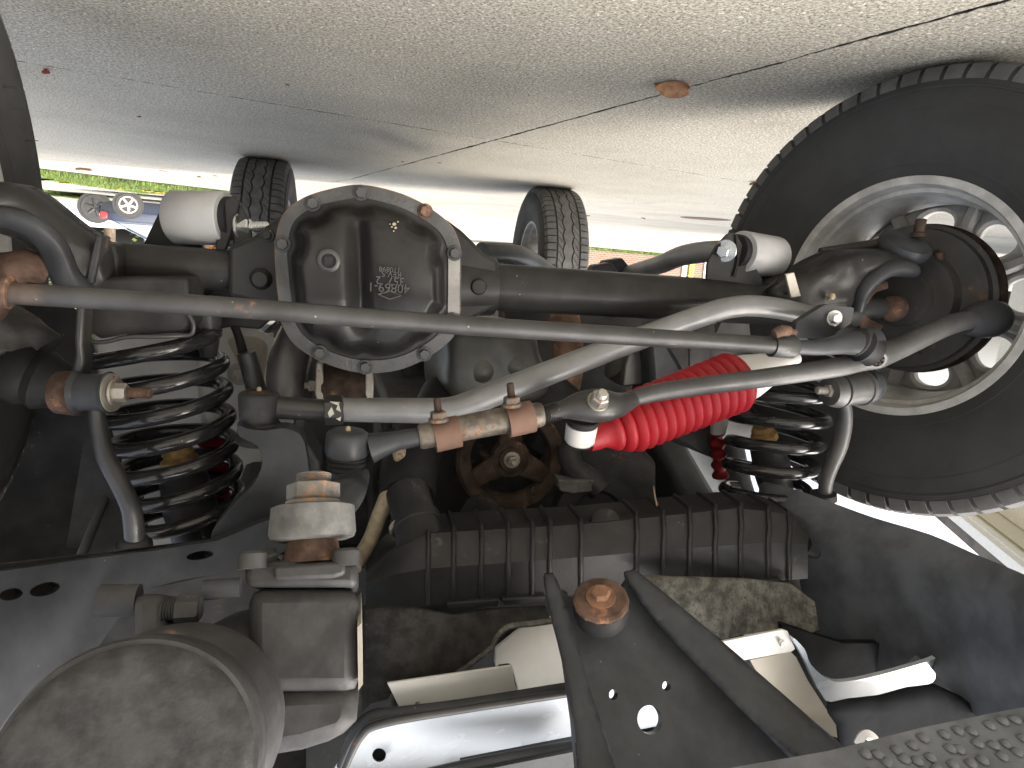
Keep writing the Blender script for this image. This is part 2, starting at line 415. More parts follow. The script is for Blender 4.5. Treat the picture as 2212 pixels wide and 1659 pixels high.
# ------------------------------------------------------------------ ground sheet, drive slabs with open joints
def gridmesh(xs, ys, dz):
    V = [(x, y, gz(x, y) + dz) for y in ys for x in xs]; n = len(xs)
    F = [(j * n + i, j * n + i + 1, (j + 1) * n + i + 1, (j + 1) * n + i) for j in range(len(ys) - 1) for i in range(n - 1)]
    return np.array(V), F
far = [-400, -200, -100, -60, -40, -30]
xs = far + list(np.arange(-24, 24.1, 1.5)) + [-a for a in far[::-1]]
ys = [-200, -60, -20, -8] + list(np.arange(-5, 24, .5)) + [26, 30, 36, 45, 60, 90, 150, 300, 600]
ground = obj('ground', gridmesh(xs, ys, -.045), MAT['street'], kind='structure', loc=(0, 0, 0))
TH = -.25547; DA = np.array([math.cos(TH), math.sin(TH)]); DB = np.array([-DA[1], DA[0]])
drive = obj('driveway', (lambda c: (np.array([(a * DA + b * DB).tolist() + [gz(*(a * DA + b * DB)) - .034] for a, b in c]), [tuple(range(len(c)))]))(
    [(-7.5, -4.2), (6.5, -4.2), (6.5, 2.4), (6.5, 4.0), (-7.5, 4.0), (-7.5, 2.4)]), MAT['joint_dirt'], kind='structure', smooth=0)
ga = [-7.5, -.445, 6.5]; gb = [-4.2, 1.133, 5.4]
def edge_wob(t, seed): return .0035 * noise.noise((t * 9, seed, 1.3)) + .0034 * noise.noise((t * 60, seed, 4.1)) + .0030 * noise.noise((t * 180, seed, 2.1))
for i in range(len(ga) - 1):
    for j in range(len(gb) - 1):
        a0, a1, b0, b1 = ga[i] + .0034, ga[i + 1] - .0034, gb[j] + .0034, gb[j + 1] - .0034
        na, nb = int((a1 - a0) / .012), int((b1 - b0) / .012)
        loop = [(a0 + (a1 - a0) * k / na, b0 + edge_wob(a0 + (a1 - a0) * k / na, j + .5)) for k in range(na)]
        loop += [(a1 + edge_wob(b0 + (b1 - b0) * k / nb, i + 9.5), b0 + (b1 - b0) * k / nb) for k in range(nb)]
        loop += [(a1 + (a0 - a1) * k / na, b1 + edge_wob(a1 + (a0 - a1) * k / na, j + 20.5)) for k in range(na)]
        loop += [(a0 + edge_wob(b1 + (b0 - b1) * k / nb, i + 31.5), b1 + (b0 - b1) * k / nb) for k in range(nb)]
        # inner rings so that the sheet follows the fall of the ground
        L0 = np.array(loop); C = L0.mean(0)
        R = []
        for s, dz in ((1.0, -.036), (1.0, -.0008), (.9998, 0), (.96, 0), (.9, 0), (.8, 0), (.7, 0), (.55, 0), (.4, 0), (.25, 0), (.12, 0), (.03, 0)):
            q = C + (L0 - C) * s; w2 = q[:, :1] * DA + q[:, 1:] * DB
            R.append(np.array([(x, y, gz(x, y) + dz) for x, y in w2]))
        so = obj('slab', rings(R, cap0=False), MAT['concrete'], drive, smooth=0)
        so.data.materials.append(MAT['joint_dirt'])
        for k in range(len(L0)): so.data.polygons[k].material_index = 1

# round cast-iron cover in the pavement
mc = G(1524, 472); mr = .25
def gnorm(q):
    e = .05; return unit((-(gz(q[0] + e, q[1]) - gz(q[0] - e, q[1])) / (2 * e), -(gz(q[0], q[1] + e) - gz(q[0], q[1] - e)) / (2 * e), 1))
mn = gnorm(mc)
man = obj('manhole_cover', lathe(mc - mn * .01, mn, [(0, mr), (.0135, mr), (.0145, mr * .98), (.0145, mr * .9), (.0115, mr * .89), (.0115, .002)]), MAT['manhole'],
          label='round rusty iron cover set in the pavement behind the vehicle', cat='manhole cover')
u, v = perp(mn)
for k in range(-3, 4):
    hw = math.sqrt(max(.001, (mr * .85) ** 2 - (k * .055) ** 2))
    obj('raised_bar', tube([mc + mn * .0025 + u * k * .055 - v * hw, mc + mn * .0025 + u * k * .055 + v * hw], .010, 8, flat=.5), MAT['manhole'], man)

# ------------------------------------------------------------------ grass verges
def blades(poly, n, h, w_, seed, name, label, m='grass'):
    r = np.random.default_rng(seed); poly = np.asarray(poly)[:, :2]
    e = poly[0]; V = []; F = []; k = 0
    lo, hi = poly.min(0), poly.max(0)
    def inside(p):
        c = False; j = len(poly) - 1
        for i in range(len(poly)):
            if (poly[i][1] > p[1]) != (poly[j][1] > p[1]) and p[0] < (poly[j][0] - poly[i][0]) * (p[1] - poly[i][1]) / (poly[j][1] - poly[i][1]) + poly[i][0]: c = not c
            j = i
        return c
    while k < n:
        p = lo + (hi - lo) * r.random(2)
        if not inside(p): continue
        z = gz(*p) - .043; a = r.random() * 6.283; hh = h * (.5 + r.random()); l = hh * r.normal(0, .35, 2)
        d = np.array([math.cos(a), math.sin(a)]) * w_ * .5
        b = len(V)
        V += [(p[0] - d[0], p[1] - d[1], z), (p[0] + d[0], p[1] + d[1], z), (p[0] + l[0] * .5 + d[0] * .7, p[1] + l[1] * .5 + d[1] * .7, z + hh * .6),
              (p[0] + l[0] * .5 - d[0] * .7, p[1] + l[1] * .5 - d[1] * .7, z + hh * .6), (p[0] + l[0], p[1] + l[1], z + hh)]
        F += [(b, b + 1, b + 2, b + 3), (b + 3, b + 2, b + 4)]; k += 1
    return obj(name, (np.array(V), F), MAT[m], label=label, cat='grass', kind='stuff', smooth=0)
def gpoly(pxs): return np.array([G(*q) for q in pxs])
VDROP = .042
va = gpoly([(40, 367), (110, 375), (300, 397), (500, 419), (520, 428), (300, 417), (112, 391), (40, 383)])
gv = np.array([(x, y, gz(x, y) - .038) for x, y, _ in va])
obj('grass_verge', (gv, [tuple(range(len(gv)))]), MAT['soil'], label='strip of lawn soil between the drive and the street', kind='structure', smooth=0)
blades(va, 24000, .05, .012, 3, 'lawn_grass', 'bright green grass strip between the drive and the street')
vb = gpoly([(90, 412), (190, 424), (190, 431), (90, 419)])
blades(vb, 9000, .06, .03, 5, 'verge_grass', 'thin grass edge across the street beside the parked cars')
BR0, BR1 = P(1150, 545, 44.0), P(1640, 588, 50.0)
vr = np.array([[BR0[0], BR0[1] - 6.5, 0], [BR1[0], BR1[1] - 6.5, 0], [BR1[0], BR1[1], 0], [BR0[0], BR0[1], 0]])
gv = np.array([(x, y, gz(x, y) - .035) for x, y, _ in vr])
obj('far_lawn', (gv, [(0, 1, 2, 3)]), MAT['grass'], label='lawn in front of the brick building', kind='structure', smooth=0)
blades(vr, 9000, .10, .06, 6, 'far_lawn_grass', 'green lawn along the foot of the brick building')

# ------------------------------------------------------------------ brick building far behind
def brick_mat():
    m = bpy.data.materials.new('brick'); m.use_nodes = True; t = m.node_tree; N = t.nodes; L = t.links; b = N['Principled BSDF']
    tc = N.new('ShaderNodeTexCoord'); mp = N.new('ShaderNodeMapping'); mp.inputs['Rotation'].default_value = (math.pi / 2, 0, 0)
    L.new(tc.outputs['Object'], mp.inputs[0])
    k = N.new('ShaderNodeTexBrick'); L.new(mp.outputs[0], k.inputs[0]); k.inputs['Scale'].default_value = 1.0
    k.inputs['Brick Width'].default_value = .42; k.inputs['Row Height'].default_value = .15; k.inputs['Mortar Size'].default_value = .02
    k.inputs['Color1'].default_value = (.19, .10, .068, 1); k.inputs['Color2'].default_value = (.14, .075, .052, 1); k.inputs['Mortar'].default_value = (.26, .225, .19, 1)
    L.new(k.outputs[0], b.inputs['Base Color']); b.inputs['Roughness'].default_value = .9
    MAT['brick'] = m
brick_mat()
mat('trim_white', (.75, .75, .73), .5, var=.05, bump=0); mat('yellow', (.5, .36, .03), .5, var=.05, bump=0); mat('glass_dark', (.05, .06, .065), .08, var=.1, bump=0, spec=.8)
mat('roof_grey', (.12, .11, .10), .9, var=.3, vs=2)
bd = unit((BR1 - BR0) * [1, 1, 0]); bn = np.array([bd[1], -bd[0], 0.0])
if bn[1] > 0: bn = -bn
blen = np.linalg.norm((BR1 - BR0)[:2]); gzb = gz(BR0[0], BR0[1])
bo = np.array([BR0[0], BR0[1], gzb - .3])
bld = empty('brick_building', bo, label='long brick building with lawn in front, seen beyond the rear tyre', cat='building')
def bpt(s, h, out=0.0): return bo + bd * s + bn * out + np.array([0, 0, h])
Mb = np.array([bd, -bn, [0, 0, 1]]).T
wl = obj('wall', box((0, 0, 0), blen, 8, 4.0), MAT['brick'], bld, loc=(0, 0, 0), smooth=0)
wl.location = Vector(bpt(blen / 2, 2.0, -4) - bo); wl.rotation_euler.z = math.atan2(bd[1], bd[0])
def wallpx(px):                        # distance along the wall of a sighting column
    q = PP(px, 585, bo, bn); return (q - bo) @ bd
obj('roof', box(bpt(blen / 2, 4.3, -4), blen + .6, 8.6, .5, Mb), MAT['roof_grey'], bld, smooth=0)
for x0, x1, mm, nm in ((1472, 1481, 'trim_white', 'door_frame'), (1487, 1497, 'yellow', 'door'), (1519, 1527, 'trim_white', 'door_frame')):
    s0, s1 = wallpx(x0), wallpx(x1)
    obj(nm, box(bpt((s0 + s1) / 2, 1.45, .05), abs(s1 - s0), .1, 2.3, Mb), MAT[mm], bld, smooth=0)
for px in (1180, 1215, 1330, 1600):
    s0 = wallpx(px)
    f = obj('window', box(bpt(s0, 2.2, .04), 1.3, .1, 1.3, Mb), MAT['trim_white'], bld, smooth=0)
    obj('pane', box(bpt(s0, 2.2, .07), 1.1, .1, 1.1, Mb), MAT['glass_dark'], f, smooth=0)

# ------------------------------------------------------------------ house eave at the right, above the front tyre
e0, e1 = PZ(2086, 1112, 4.4), PZ(2225, 1222, 4.4)
mat('soffit', (.62, .59, .50), .6, var=.05, bump=0); mat('trim_olive', (.30, .27, .15), .6, var=.1, bump=0); mat('siding', (.58, .55, .47), .7, var=.05, bump=0)
ed = unit(e1 - e0); en = np.array([-ed[1], ed[0], 0]);  q = PZ(2180, 1120, 4.4)
if (q - e0) @ en < 0: en = -en
ho = np.array([*(e0 + en * .55)[:2], 0]); ho[2] = gz(ho[0], ho[1])
house = empty('house', ho, label='house with pale beige eave showing above the front tyre', cat='house')
def hp(s, n, z): return e0 + ed * s + en * n + np.array([0, 0, z - 4.4])
def hbox(nm, s0, s1, n0, n1, z0, z1, m):
    c = (hp(s0, n0, z0) + hp(s1, n1, z1)) / 2
    return obj(nm, box(c, s1 - s0, n1 - n0, z1 - z0, np.array([ed, en, [0, 0, 1]]).T), MAT[m], house, smooth=0)
hbox('soffit', -2, 14, .12, .9, 4.40, 4.44, 'soffit')
hbox('fascia', -2, 14, 0, .117, 4.38, 4.6, 'trim_white')
hbox('gutter', -2, 14, -.12, -.003, 4.42, 4.6, 'trim_white')
hbox('trim_strip', -2, 14, .2, .24, 4.385, 4.398, 'trim_olive')
hbox('wall', -1.6, 13.6, .7, 8, -.3, 4.38, 'siding')
hbox('roof', -2, 14, -.1, 8.4, 4.62, 4.8, 'roof_grey')

# ------------------------------------------------------------------ parked cars across the street
mat('car_blue', (.018, .026, .05), .25, coat=.6, var=.05, bump=0, spec=.6); mat('car_white', (.72, .74, .76), .3, coat=.4, var=.03, bump=0)
mat('car_glass', (.16, .21, .23), .06, var=.05, bump=0, spec=.9); mat('lamp_red', (.55, .03, .03), .3, var=.05, bump=0); mat('trim_black', (.03, .03, .03), .6, var=.1, bump=0)
def parked_car(name, label, rear_wheel, heading, paint, Lc, wb, rw, hb, hr, wid, rover, cabin, rim='alloy', spk=5):
    """rear_wheel: centre of the near rear wheel; heading: unit vector of the car; cabin: (s, z) outline of the glasshouse"""
    h = np.array([heading[0], heading[1], 0.0]); n = np.array([-h[1], h[0], 0.0])
    if n @ (CAM - rear_wheel) < 0: n = -n                     # n points to the camera side
    z0 = rear_wheel[2] - rw
    org = np.array([*(rear_wheel - n * wid / 2)[:2], z0])
    root = empty(name, org, label=label, cat='car')
    def q(s, t, z): return org + h * s + n * t + np.array([0, 0, z])
    s0 = -rover; s1 = Lc - rover
    body = []
    prof = [(s0, .42, hb * .80, .74), (s0 + .06, .30, hb * .93, .86), (s0 + .35, .22, hb, .95), (0, .2, hb, 1), (wb * .5, .2, hb * .97, 1), (wb, .2, hb * .93, 1), (s1 - .5, .22, hb * .88, .95), (s1 - .1, .3, hb * .75, .84), (s1, .4, hb * .62, .7)]
    for s, zb, zt, k in prof:
        W2 = wid / 2 * k; mz = zb + (zt - zb) * .62
        body.append(np.array([q(s, a, z) for a, z in ((-W2 * .9, zb), (W2 * .9, zb), (W2 * .99, zb + .1), (W2, mz), (W2 * .95, zt - .03), (W2 * .85, zt), (-W2 * .85, zt), (-W2 * .95, zt - .03), (-W2, mz), (-W2 * .99, zb + .1))]))
    obj('body', rings(body), MAT[paint], root, smooth=50)
    cab = []
    for s, z in cabin: cab.append((s, z))
    def cabin_at(k, inset): return np.array([q(s, k * (wid / 2 * .93 - max(0, (z - hb * .9)) * .32 + inset), z) for s, z in cab])
    A, B = cabin_at(1, 0), cabin_at(-1, 0)
    m_ = len(A)
    obj('roof', (np.concatenate([A, B]), [tuple(range(m_)), tuple(range(m_, 2 * m_))[::-1]] + [(i, i + m_, (i + 1) % m_ + m_, (i + 1) % m_) for i in range(m_)]), MAT[paint], root, bevel=.03, smooth=30)
    cz = np.array(cab); cc = cz.mean(0); gl = cc + (cz - cc) * [.86, .74]
    mid = (gl[:, 0].min() + gl[:, 0].max()) / 2
    for a, b_ in ((gl[:, 0].min(), mid - .04), (mid + .04, gl[:, 0].max())):
        pts = []
        for i in range(len(gl)):
            p, r = gl[i], gl[(i + 1) % len(gl)]
            if a <= p[0] <= b_: pts.append(p)
            for lim in (a, b_):
                if (p[0] - lim) * (r[0] - lim) < 0: pts.append(p + (r - p) * (lim - p[0]) / (r[0] - p[0]))
        if len(pts) < 3: continue
        pts = np.array(pts); c0 = pts.mean(0); pts = pts[np.argsort(np.arctan2(pts[:, 1] - c0[1], pts[:, 0] - c0[0]))]
        w3 = np.array([q(s, wid / 2 * .93 - max(0, (z - hb * .9)) * .32 + .012, z) for s, z in pts])
        obj('side_window', prism(w3, -n * .02), MAT['car_glass'], root, smooth=0)
    # sloping glass at the back
    i0 = np.argmin(cz[:, 0]); a, b_ = cz[i0], cz[(i0 + 1) % m_] if cz[(i0 + 1) % m_][1] > cz[i0][1] else cz[i0 - 1]
    w3 = np.array([q(*x) for x in ((a[0] + .06, wid * .36, a[1] + .07), (a[0] + .06, -wid * .36, a[1] + .07), (b_[0] - .03, -wid * .3, b_[1] - .03), (b_[0] - .03, wid * .3, b_[1] - .03))])
    obj('rear_window', prism(w3, -h * .03), MAT['car_glass'], root, smooth=0)
    for s in (0, wb):
        for side in (1, -1):
            c = q(s, side * (wid / 2 - .10), rw)
            wh = empty('wheel', c, root)
            obj('wheel_arch', lathe(c + n * side * .088, n * side, [(0, rw * 1.16), (.022, rw * 1.16), (.022, rw * .9), (0, rw * .9)], 28), MAT['trim_black'], wh)
            obj('tyre', lathe(c - n * side * .1, n * side, [(0, rw * .62), (0, rw * .93), (.03, rw), (.19, rw), (.225, rw * .93), (.225, rw * .66)], 28), MAT['tyre'], wh)
            d = merge(lathe(c + n * side * .10, n * side, [(0, rw * .70), (.028, rw * .70), (.028, rw * .60), (.0, rw * .60)], 28), lathe(c + n * side * .10, n * side, [(0, rw * .17), (.03, rw * .15)], 16),
                      *[tube([c + n * side * .115 + (h * math.cos(t) + np.array([0, 0, 1]) * math.sin(t)) * rw * .1, c + n * side * .115 + (h * math.cos(t) + np.array([0, 0, 1]) * math.sin(t)) * rw * .64], [rw * .12, rw * .09], 8) for t in np.arange(spk) * 2 * math.pi / spk + .3])
            obj('rim', d, MAT[rim], wh)
    for side in (1, -1):
        obj('tail_light', box(q(s0 + .1, side * (wid / 2 * .86), hb * .80), .16, .16, .17, np.array([h, n, [0, 0, 1]]).T), MAT['lamp_red'], root, bevel=.03)
        obj('door_handle', box(q(wb * .42, side * (wid / 2 + .004), hb * .8), .2, .03, .03, np.array([h, n, [0, 0, 1]]).T), MAT[paint], root)
    obj('bumper', box(q(s0 - .01, 0, .45), .1, wid * .78, .2, np.array([h, n, [0, 0, 1]]).T), MAT[paint], root, bevel=.04)
    return root
hd = unit((-.955, .30, 0))
rwb = P(277, 438, 18.3); rwb[2] = gz(rwb[0], rwb[1]) + .31 - .045
parked_car('parked_car', 'dark blue parked car with silver five-spoke wheel and red tail light', rwb, hd, 'car_blue', 4.4, 2.65, .31, .76, 1.24, 1.72, .66,
           [(-.42, .72), (.45, 1.20), (.85, 1.25), (1.4, 1.25), (2.3, .70)])
rww = P(206, 439, 21.5); rww[2] = gz(rww[0], rww[1]) + .40 - .045
parked_car('parked_truck', 'white parked pickup with large black wheel behind the blue car', rww, hd, 'car_white', 4.7, 2.8, .40, .98, 1.62, 1.85, 1.15,
           [(1.2, .93), (1.35, 1.55), (1.5, 1.62), (2.5, 1.62), (3.2, .93)], rim='trim_black', spk=6)

# ------------------------------------------------------------------ trees beyond the street
mat('bark', (.10, .075, .055), .9, bump=.8, bs=25, var=.4, vs=10)
def leafmat(name, c):
    m = mat(name, c, .6, var=.45, vs=1.4, bump=0)
    b = m.node_tree.nodes['Principled BSDF']; b.inputs['Subsurface Weight'].default_value = 0
    return m
leafmat('leaf_green', (.075, .12, .025)); leafmat('leaf_olive', (.11, .125, .03)); leafmat('leaf_orange', (.30, .13, .03))
def tree(px, dist, ht, cr, m, label, seed, n=5200):
    r = np.random.default_rng(seed); d = ray(px, 500); d = d / np.linalg.norm(d[:2]); b = CAM + d * dist; b[2] = gz(b[0], b[1])
    root = empty('tree', b, label=label, cat='tree', group='trees beyond the street')
    tr = [tube([b + [0, 0, -.1], b + [.1, .05, ht * .3], b + [.0, .2, ht * .62], b + [.1, .1, ht * .9]], [.24, .17, .10, .03], 10, 4)]
    for k in range(9):
        a = r.random() * 6.28; z = ht * (.26 + .5 * r.random()); e = b + [math.cos(a) * cr * .8, math.sin(a) * cr * .8, z + ht * .18]
        tr.append(tube([b + [0, .1, z], (b + [0, .1, z] + e) / 2 + [0, 0, .25], e], [.07, .05, .02], 6, 3))
    obj('trunk', merge(*tr), MAT['bark'], root)
    V = []; F = []
    cl = []
    for k in range(46):
        v = r.normal(size=3); v /= np.linalg.norm(v); cl.append((b + [0, 0, ht * .60] + v * [cr, cr, ht * .40] * (.45 + .55 * r.random()), cr * (.16 + .16 * r.random())))
    for k in range(n):
        c, s = cl[r.integers(len(cl))]; p = c + r.normal(size=3) * s * .62
        a = unit(r.normal(size=3)); e1_, e2_ = perp(a); l = .10 + .10 * r.random(); i = len(V)
        V += [p - e1_ * l, p - e2_ * l * .5, p + e1_ * l, p + e2_ * l * .5]; F.append((i, i + 1, i + 2, i + 3))
    obj('crown', (np.array(V), F), MAT[m], root, smooth=0)
tree(240, 32, 9, 3.6, 'leaf_green', 'broad green tree behind the white parked vehicle', 1)
tree(330, 36, 8, 3.4, 'leaf_olive', 'olive green tree rising behind the blue parked car', 2)
tree(150, 40, 10, 4.2, 'leaf_green', 'tall green tree left of the parked cars', 3)
tree(447, 42, 6.5, 3.4, 'leaf_orange', 'autumn tree with orange leaves beyond the street', 4)

# ------------------------------------------------------------------ fallen leaves
def leaf(c, L_, W_, rot, m, name, label, curl=.3, lob=0.0, group=None, tilt=0.0, roll=0.0):
    V = []; F = []; n = 10; k = 5
    for i in range(n + 1):
        t = i / n; wdt = W_ * math.sin(math.pi * min(1, t * .96 + .04)) ** .7 * (1 - .3 * t) * (1 + lob * math.sin(t * 19))
        for j in range(k):
            s = (j / (k - 1) - .5) * 2
            V.append((t * L_ - L_ / 2, s * wdt / 2, curl * W_ * (s * s) + curl * .4 * L_ * (t - .5) ** 2 + .0015 + tilt * t * L_ * .3))
    for i in range(n):
        for j in range(k - 1): F.append((i * k + j, i * k + j + 1, (i + 1) * k + j + 1, (i + 1) * k + j))
    V = np.array(V); V += rng.normal(0, .0006, V.shape)
    top = V + [0, 0, .0006]; nn = len(V); F = F + [tuple(i + nn for i in f)[::-1] for f in F]; V = np.concatenate([V, top])
    if roll:
        c_, s_ = math.cos(roll), math.sin(roll); V = V @ np.array([[1, 0, 0], [0, c_, s_], [0, -s_, c_]]); V[:, 2] -= V[:, 2].min() - .001
    cr_, sr = math.cos(rot), math.sin(rot)
    V = V @ np.array([[cr_, sr, 0], [-sr, cr_, 0], [0, 0, 1]]); V = V + c
    return obj(name, (V, F), MAT[m], label=label, cat='leaf', smooth=60, group=group)
leaf(G(1450, 178), .080, .046, math.radians(-6), 'leaf_brown', 'fallen_leaf', 'curled brown dead leaf lying on the joint between slabs', curl=.22, roll=math.radians(38))
leaf(G(98, 148), .024, .02, .9, 'leaf_red', 'fallen_leaf', 'small dark red leaf at the left end of the slab joint', curl=.4)
leaf(G(549, 360), .11, .085, .3, 'leaf_yellow', 'fallen_leaf', 'yellow maple leaf beside the rear tyre', curl=.2, lob=.5)
leaf(G(180, 362) - [0, 0, .0], .14, .08, .2, 'leaf_brown', 'fallen_leaf', 'brown leaf on the concrete before the grass strip', curl=.25)
for k, (x, y) in enumerate(((140, 391), (258, 404), (318, 409), (345, 412))):
    q = G(x, y); leaf(q + [0, 0, .01], .16, .12, k * 1.1, 'leaf_yellow', 'fallen_leaf', 'yellow leaf lying on the strip of grass', curl=.2, lob=.4, group='yellow leaves on the grass strip')
for k, (x, y) in enumerate(((300, 250), (273, 365), (352, 378), (430, 390), (464, 388), (870, 348), (1630, 392), (1390, 470), (1270, 472), (620, 180), (950, 350))):
    q = G(x, y); q[2] -= .044 if q[:2] @ DB > 5.4 else 0
    leaf(q, .012 + .0 * k + (0.05 if y > 355 else 0), (.006 + (0.022 if y > 355 else 0)), k * 1.3, 'leaf_brown', 'leaf_scrap', 'small dark scrap of leaf lying on the pale concrete', curl=.3, group='leaf scraps on the concrete')

# ================================================================== the vehicle
VEH = empty('off_road_vehicle', (0, 0, 0), label='lifted off-road vehicle seen from beneath its front bumper, chassis and axle filling the view', cat='vehicle')
FWD = np.array([0, -1.0, 0])          # towards the camera
UPZ = np.array([0, 0, 1.0]); XX = np.array([1.0, 0, 0])
def T(pts, n=16, sm=0, flat=1.0, up=None):
    """tube through sightings (x, y, Y, radius in sighting units)"""
    return tube([P(a, b, c) for a, b, c, d in pts], [d * S(a, b, c) for a, b, c, d in pts], n, sm, flat, up)
def cyl(x0, y0, Y0, x1, y1, Y1, prof, n=28):
    """lathe between two sightings; prof: (fraction, radius in sighting units)"""
    a, b = P(x0, y0, Y0), P(x1, y1, Y1); L = np.linalg.norm(b - a); s = S((x0 + x1) / 2, (y0 + y1) / 2, (Y0 + Y1) / 2)
    return lathe(a, b - a, [(f * L, r * s) for f, r in prof], n)
def screw(a, axis, L_, r, pitch=.0016, n=14):
    k = int(L_ / pitch); prof = []
    for i in range(k): prof += [(i * pitch, r * .86), (i * pitch + pitch * .5, r)]
    prof.append((L_, r * .8)); return lathe(a, axis, prof, n)
def hexbolt(parent, c, axis, r, m='zinc', washer=1.5, h=None, stub=0.0, name='bolt', rot=.2, label=None, wm=None):
    axis = unit(axis); h = h or r * 1.1; c = np.asarray(c, float)
    parts = [hexa(c + axis * r * .22, axis, r, h, rot)]
    parts.insert(0, lathe(c, axis, [(0, r * washer), (r * .16, r * washer), (r * .22, r * washer * .96), (r * .22, r * .7)], 24))
    if stub: parts.append(screw(c + axis * (r * .22 + h), axis, stub, r * .58, r * .22))
    return obj(name, merge(*parts), MAT[m], parent, label, smooth=35)

# ------------------------------------------------------------------ tyres and wheels
TR = .381
def tyre_mesh():
    prof = [(-.092, .190), (-.100, .205), (-.113, .235), (-.1195, .285), (-.117, .322), (-.109, .353), (-.098, .369), (-.07, .3735), (0, .375),
            (.07, .3735), (.098, .369), (.109, .353), (.117, .322), (.1195, .285), (.113, .235), (.100, .205), (.092, .190)]
    pr = smooth_path([np.array(p + (0,)) for p in prof], 3)
    V, F = lathe((0, 0, 0), (1, 0, 0), [(p[0], p[1]) for p in pr], 96, cap=False)
    for sgn in (-1, 1):                    # moulded rings on the sidewalls
        for r0 in (.222, .31, .338):
            w0 = np.interp(r0, [.205, .235, .285, .325, .358], [.100, .113, .1195, .117, .109])
            V, F = merge((V, F), lathe((0, 0, 0), (1, 0, 0), [(sgn * (w0 - .004), r0 - .003), (sgn * (w0 + .0012), r0 - .0015), (sgn * (w0 + .0012), r0 + .0015), (sgn * (w0 - .004), r0 + .003)], 96, cap=False))
    return V, F
def tread_mesh():
    V = []; F = []
    N = 34; per = 2 * math.pi / N
    def block(t0, t1, cols, shear, nt=4):
        """cols: list of (w function of theta, drop)"""
        m = len(cols); b = len(V)
        for k in range(nt + 1):
            t = t0 + (t1 - t0) * k / nt
            for i, (wf, dr) in enumerate(cols):
                w0 = wf(t)
                for _ in range(4): w0 = wf(t + shear * w0)
                tt = t + shear * w0; r = TR - dr - .0025 * (w0 / .08) ** 2
                V.append((w0, r * math.cos(tt), r * math.sin(tt)))
        for k in range(nt + 1):            # foot of the two long sides
            t = t0 + (t1 - t0) * k / nt
            for wf, dr in (cols[0], cols[-1]):
                w0 = wf(t)
                for _ in range(4): w0 = wf(t + shear * w0)
                tt = t + shear * w0; r = TR - dr - .011
                V.append((w0, r * math.cos(tt), r * math.sin(tt)))
        for k in range(nt):
            for i in range(m - 1): F.append((b + k * m + i, b + k * m + i + 1, b + (k + 1) * m + i + 1, b + (k + 1) * m + i))
            f = b + (nt + 1) * m + k * 2
            F.append((b + k * m, b + (k + 1) * m, f + 2, f)); F.append((b + k * m + m - 1, f + 1, f + 3, b + (k + 1) * m + m - 1))
        for k in (0, nt):
            f = b + (nt + 1) * m + k * 2; F.append(tuple(b + k * m + i for i in range(m)) + (f + 1, f))
    def C(x): return lambda t: x
    sc = lambda ph: (lambda t: .0105 * abs(math.sin((t / per + ph) * math.pi)))
    lw, rw = sc(0), sc(.5)
    for k in range(N):
        t0 = k * per
        for h in range(2):
            a = t0 + h * per / 2; g = per * .052
            for s in (-1, 1):              # shoulder lugs
                block(a + g, a + per / 2 - g, [(C(s * .0615), 0), (C(s * .088), .0005), (C(s * .103), .006), (C(s * .1115), .022)], 0.0, 3)
            # slanted blocks of the two inner ribs
            block(a + g * .5, a + per / 2 - g * .5, [(C(-.0525), 0), (lambda t: -.0315 + lw(t), 0)], 3.4)
            block(a + g * .5, a + per / 2 - g * .5, [(lambda t: .0215 + rw(t), 0), (C(.0525), 0)], 3.4)
        block(t0, t0 + per, [(lambda t: -.0245 + lw(t), 0), (lambda t: .015 + rw(t), 0)], 0.0, 8)
    return np.array(V), F
def rim_mesh():
    """local axis x, inner lip at x=0, outward is -x"""
    q = [(-.010, .2035), (-.005, .2050), (-.001, .2040), (0, .2025), (-.001, .1905), (-.005, .1885), (-.012, .1880), (-.014, .1868), (-.026, .1862), (-.028, .1795), (-.034, .178), (-.060, .175), (-.13, .170), (-.165, .172), (-.172, .19), (-.190, .200), (-.193, .204)]
    out = [(-.193, .204), (-.193, .2), (-.0, .1975)]
    a = lathe((0, 0, 0), (1, 0, 0), q, 96, cap=False)
    return a
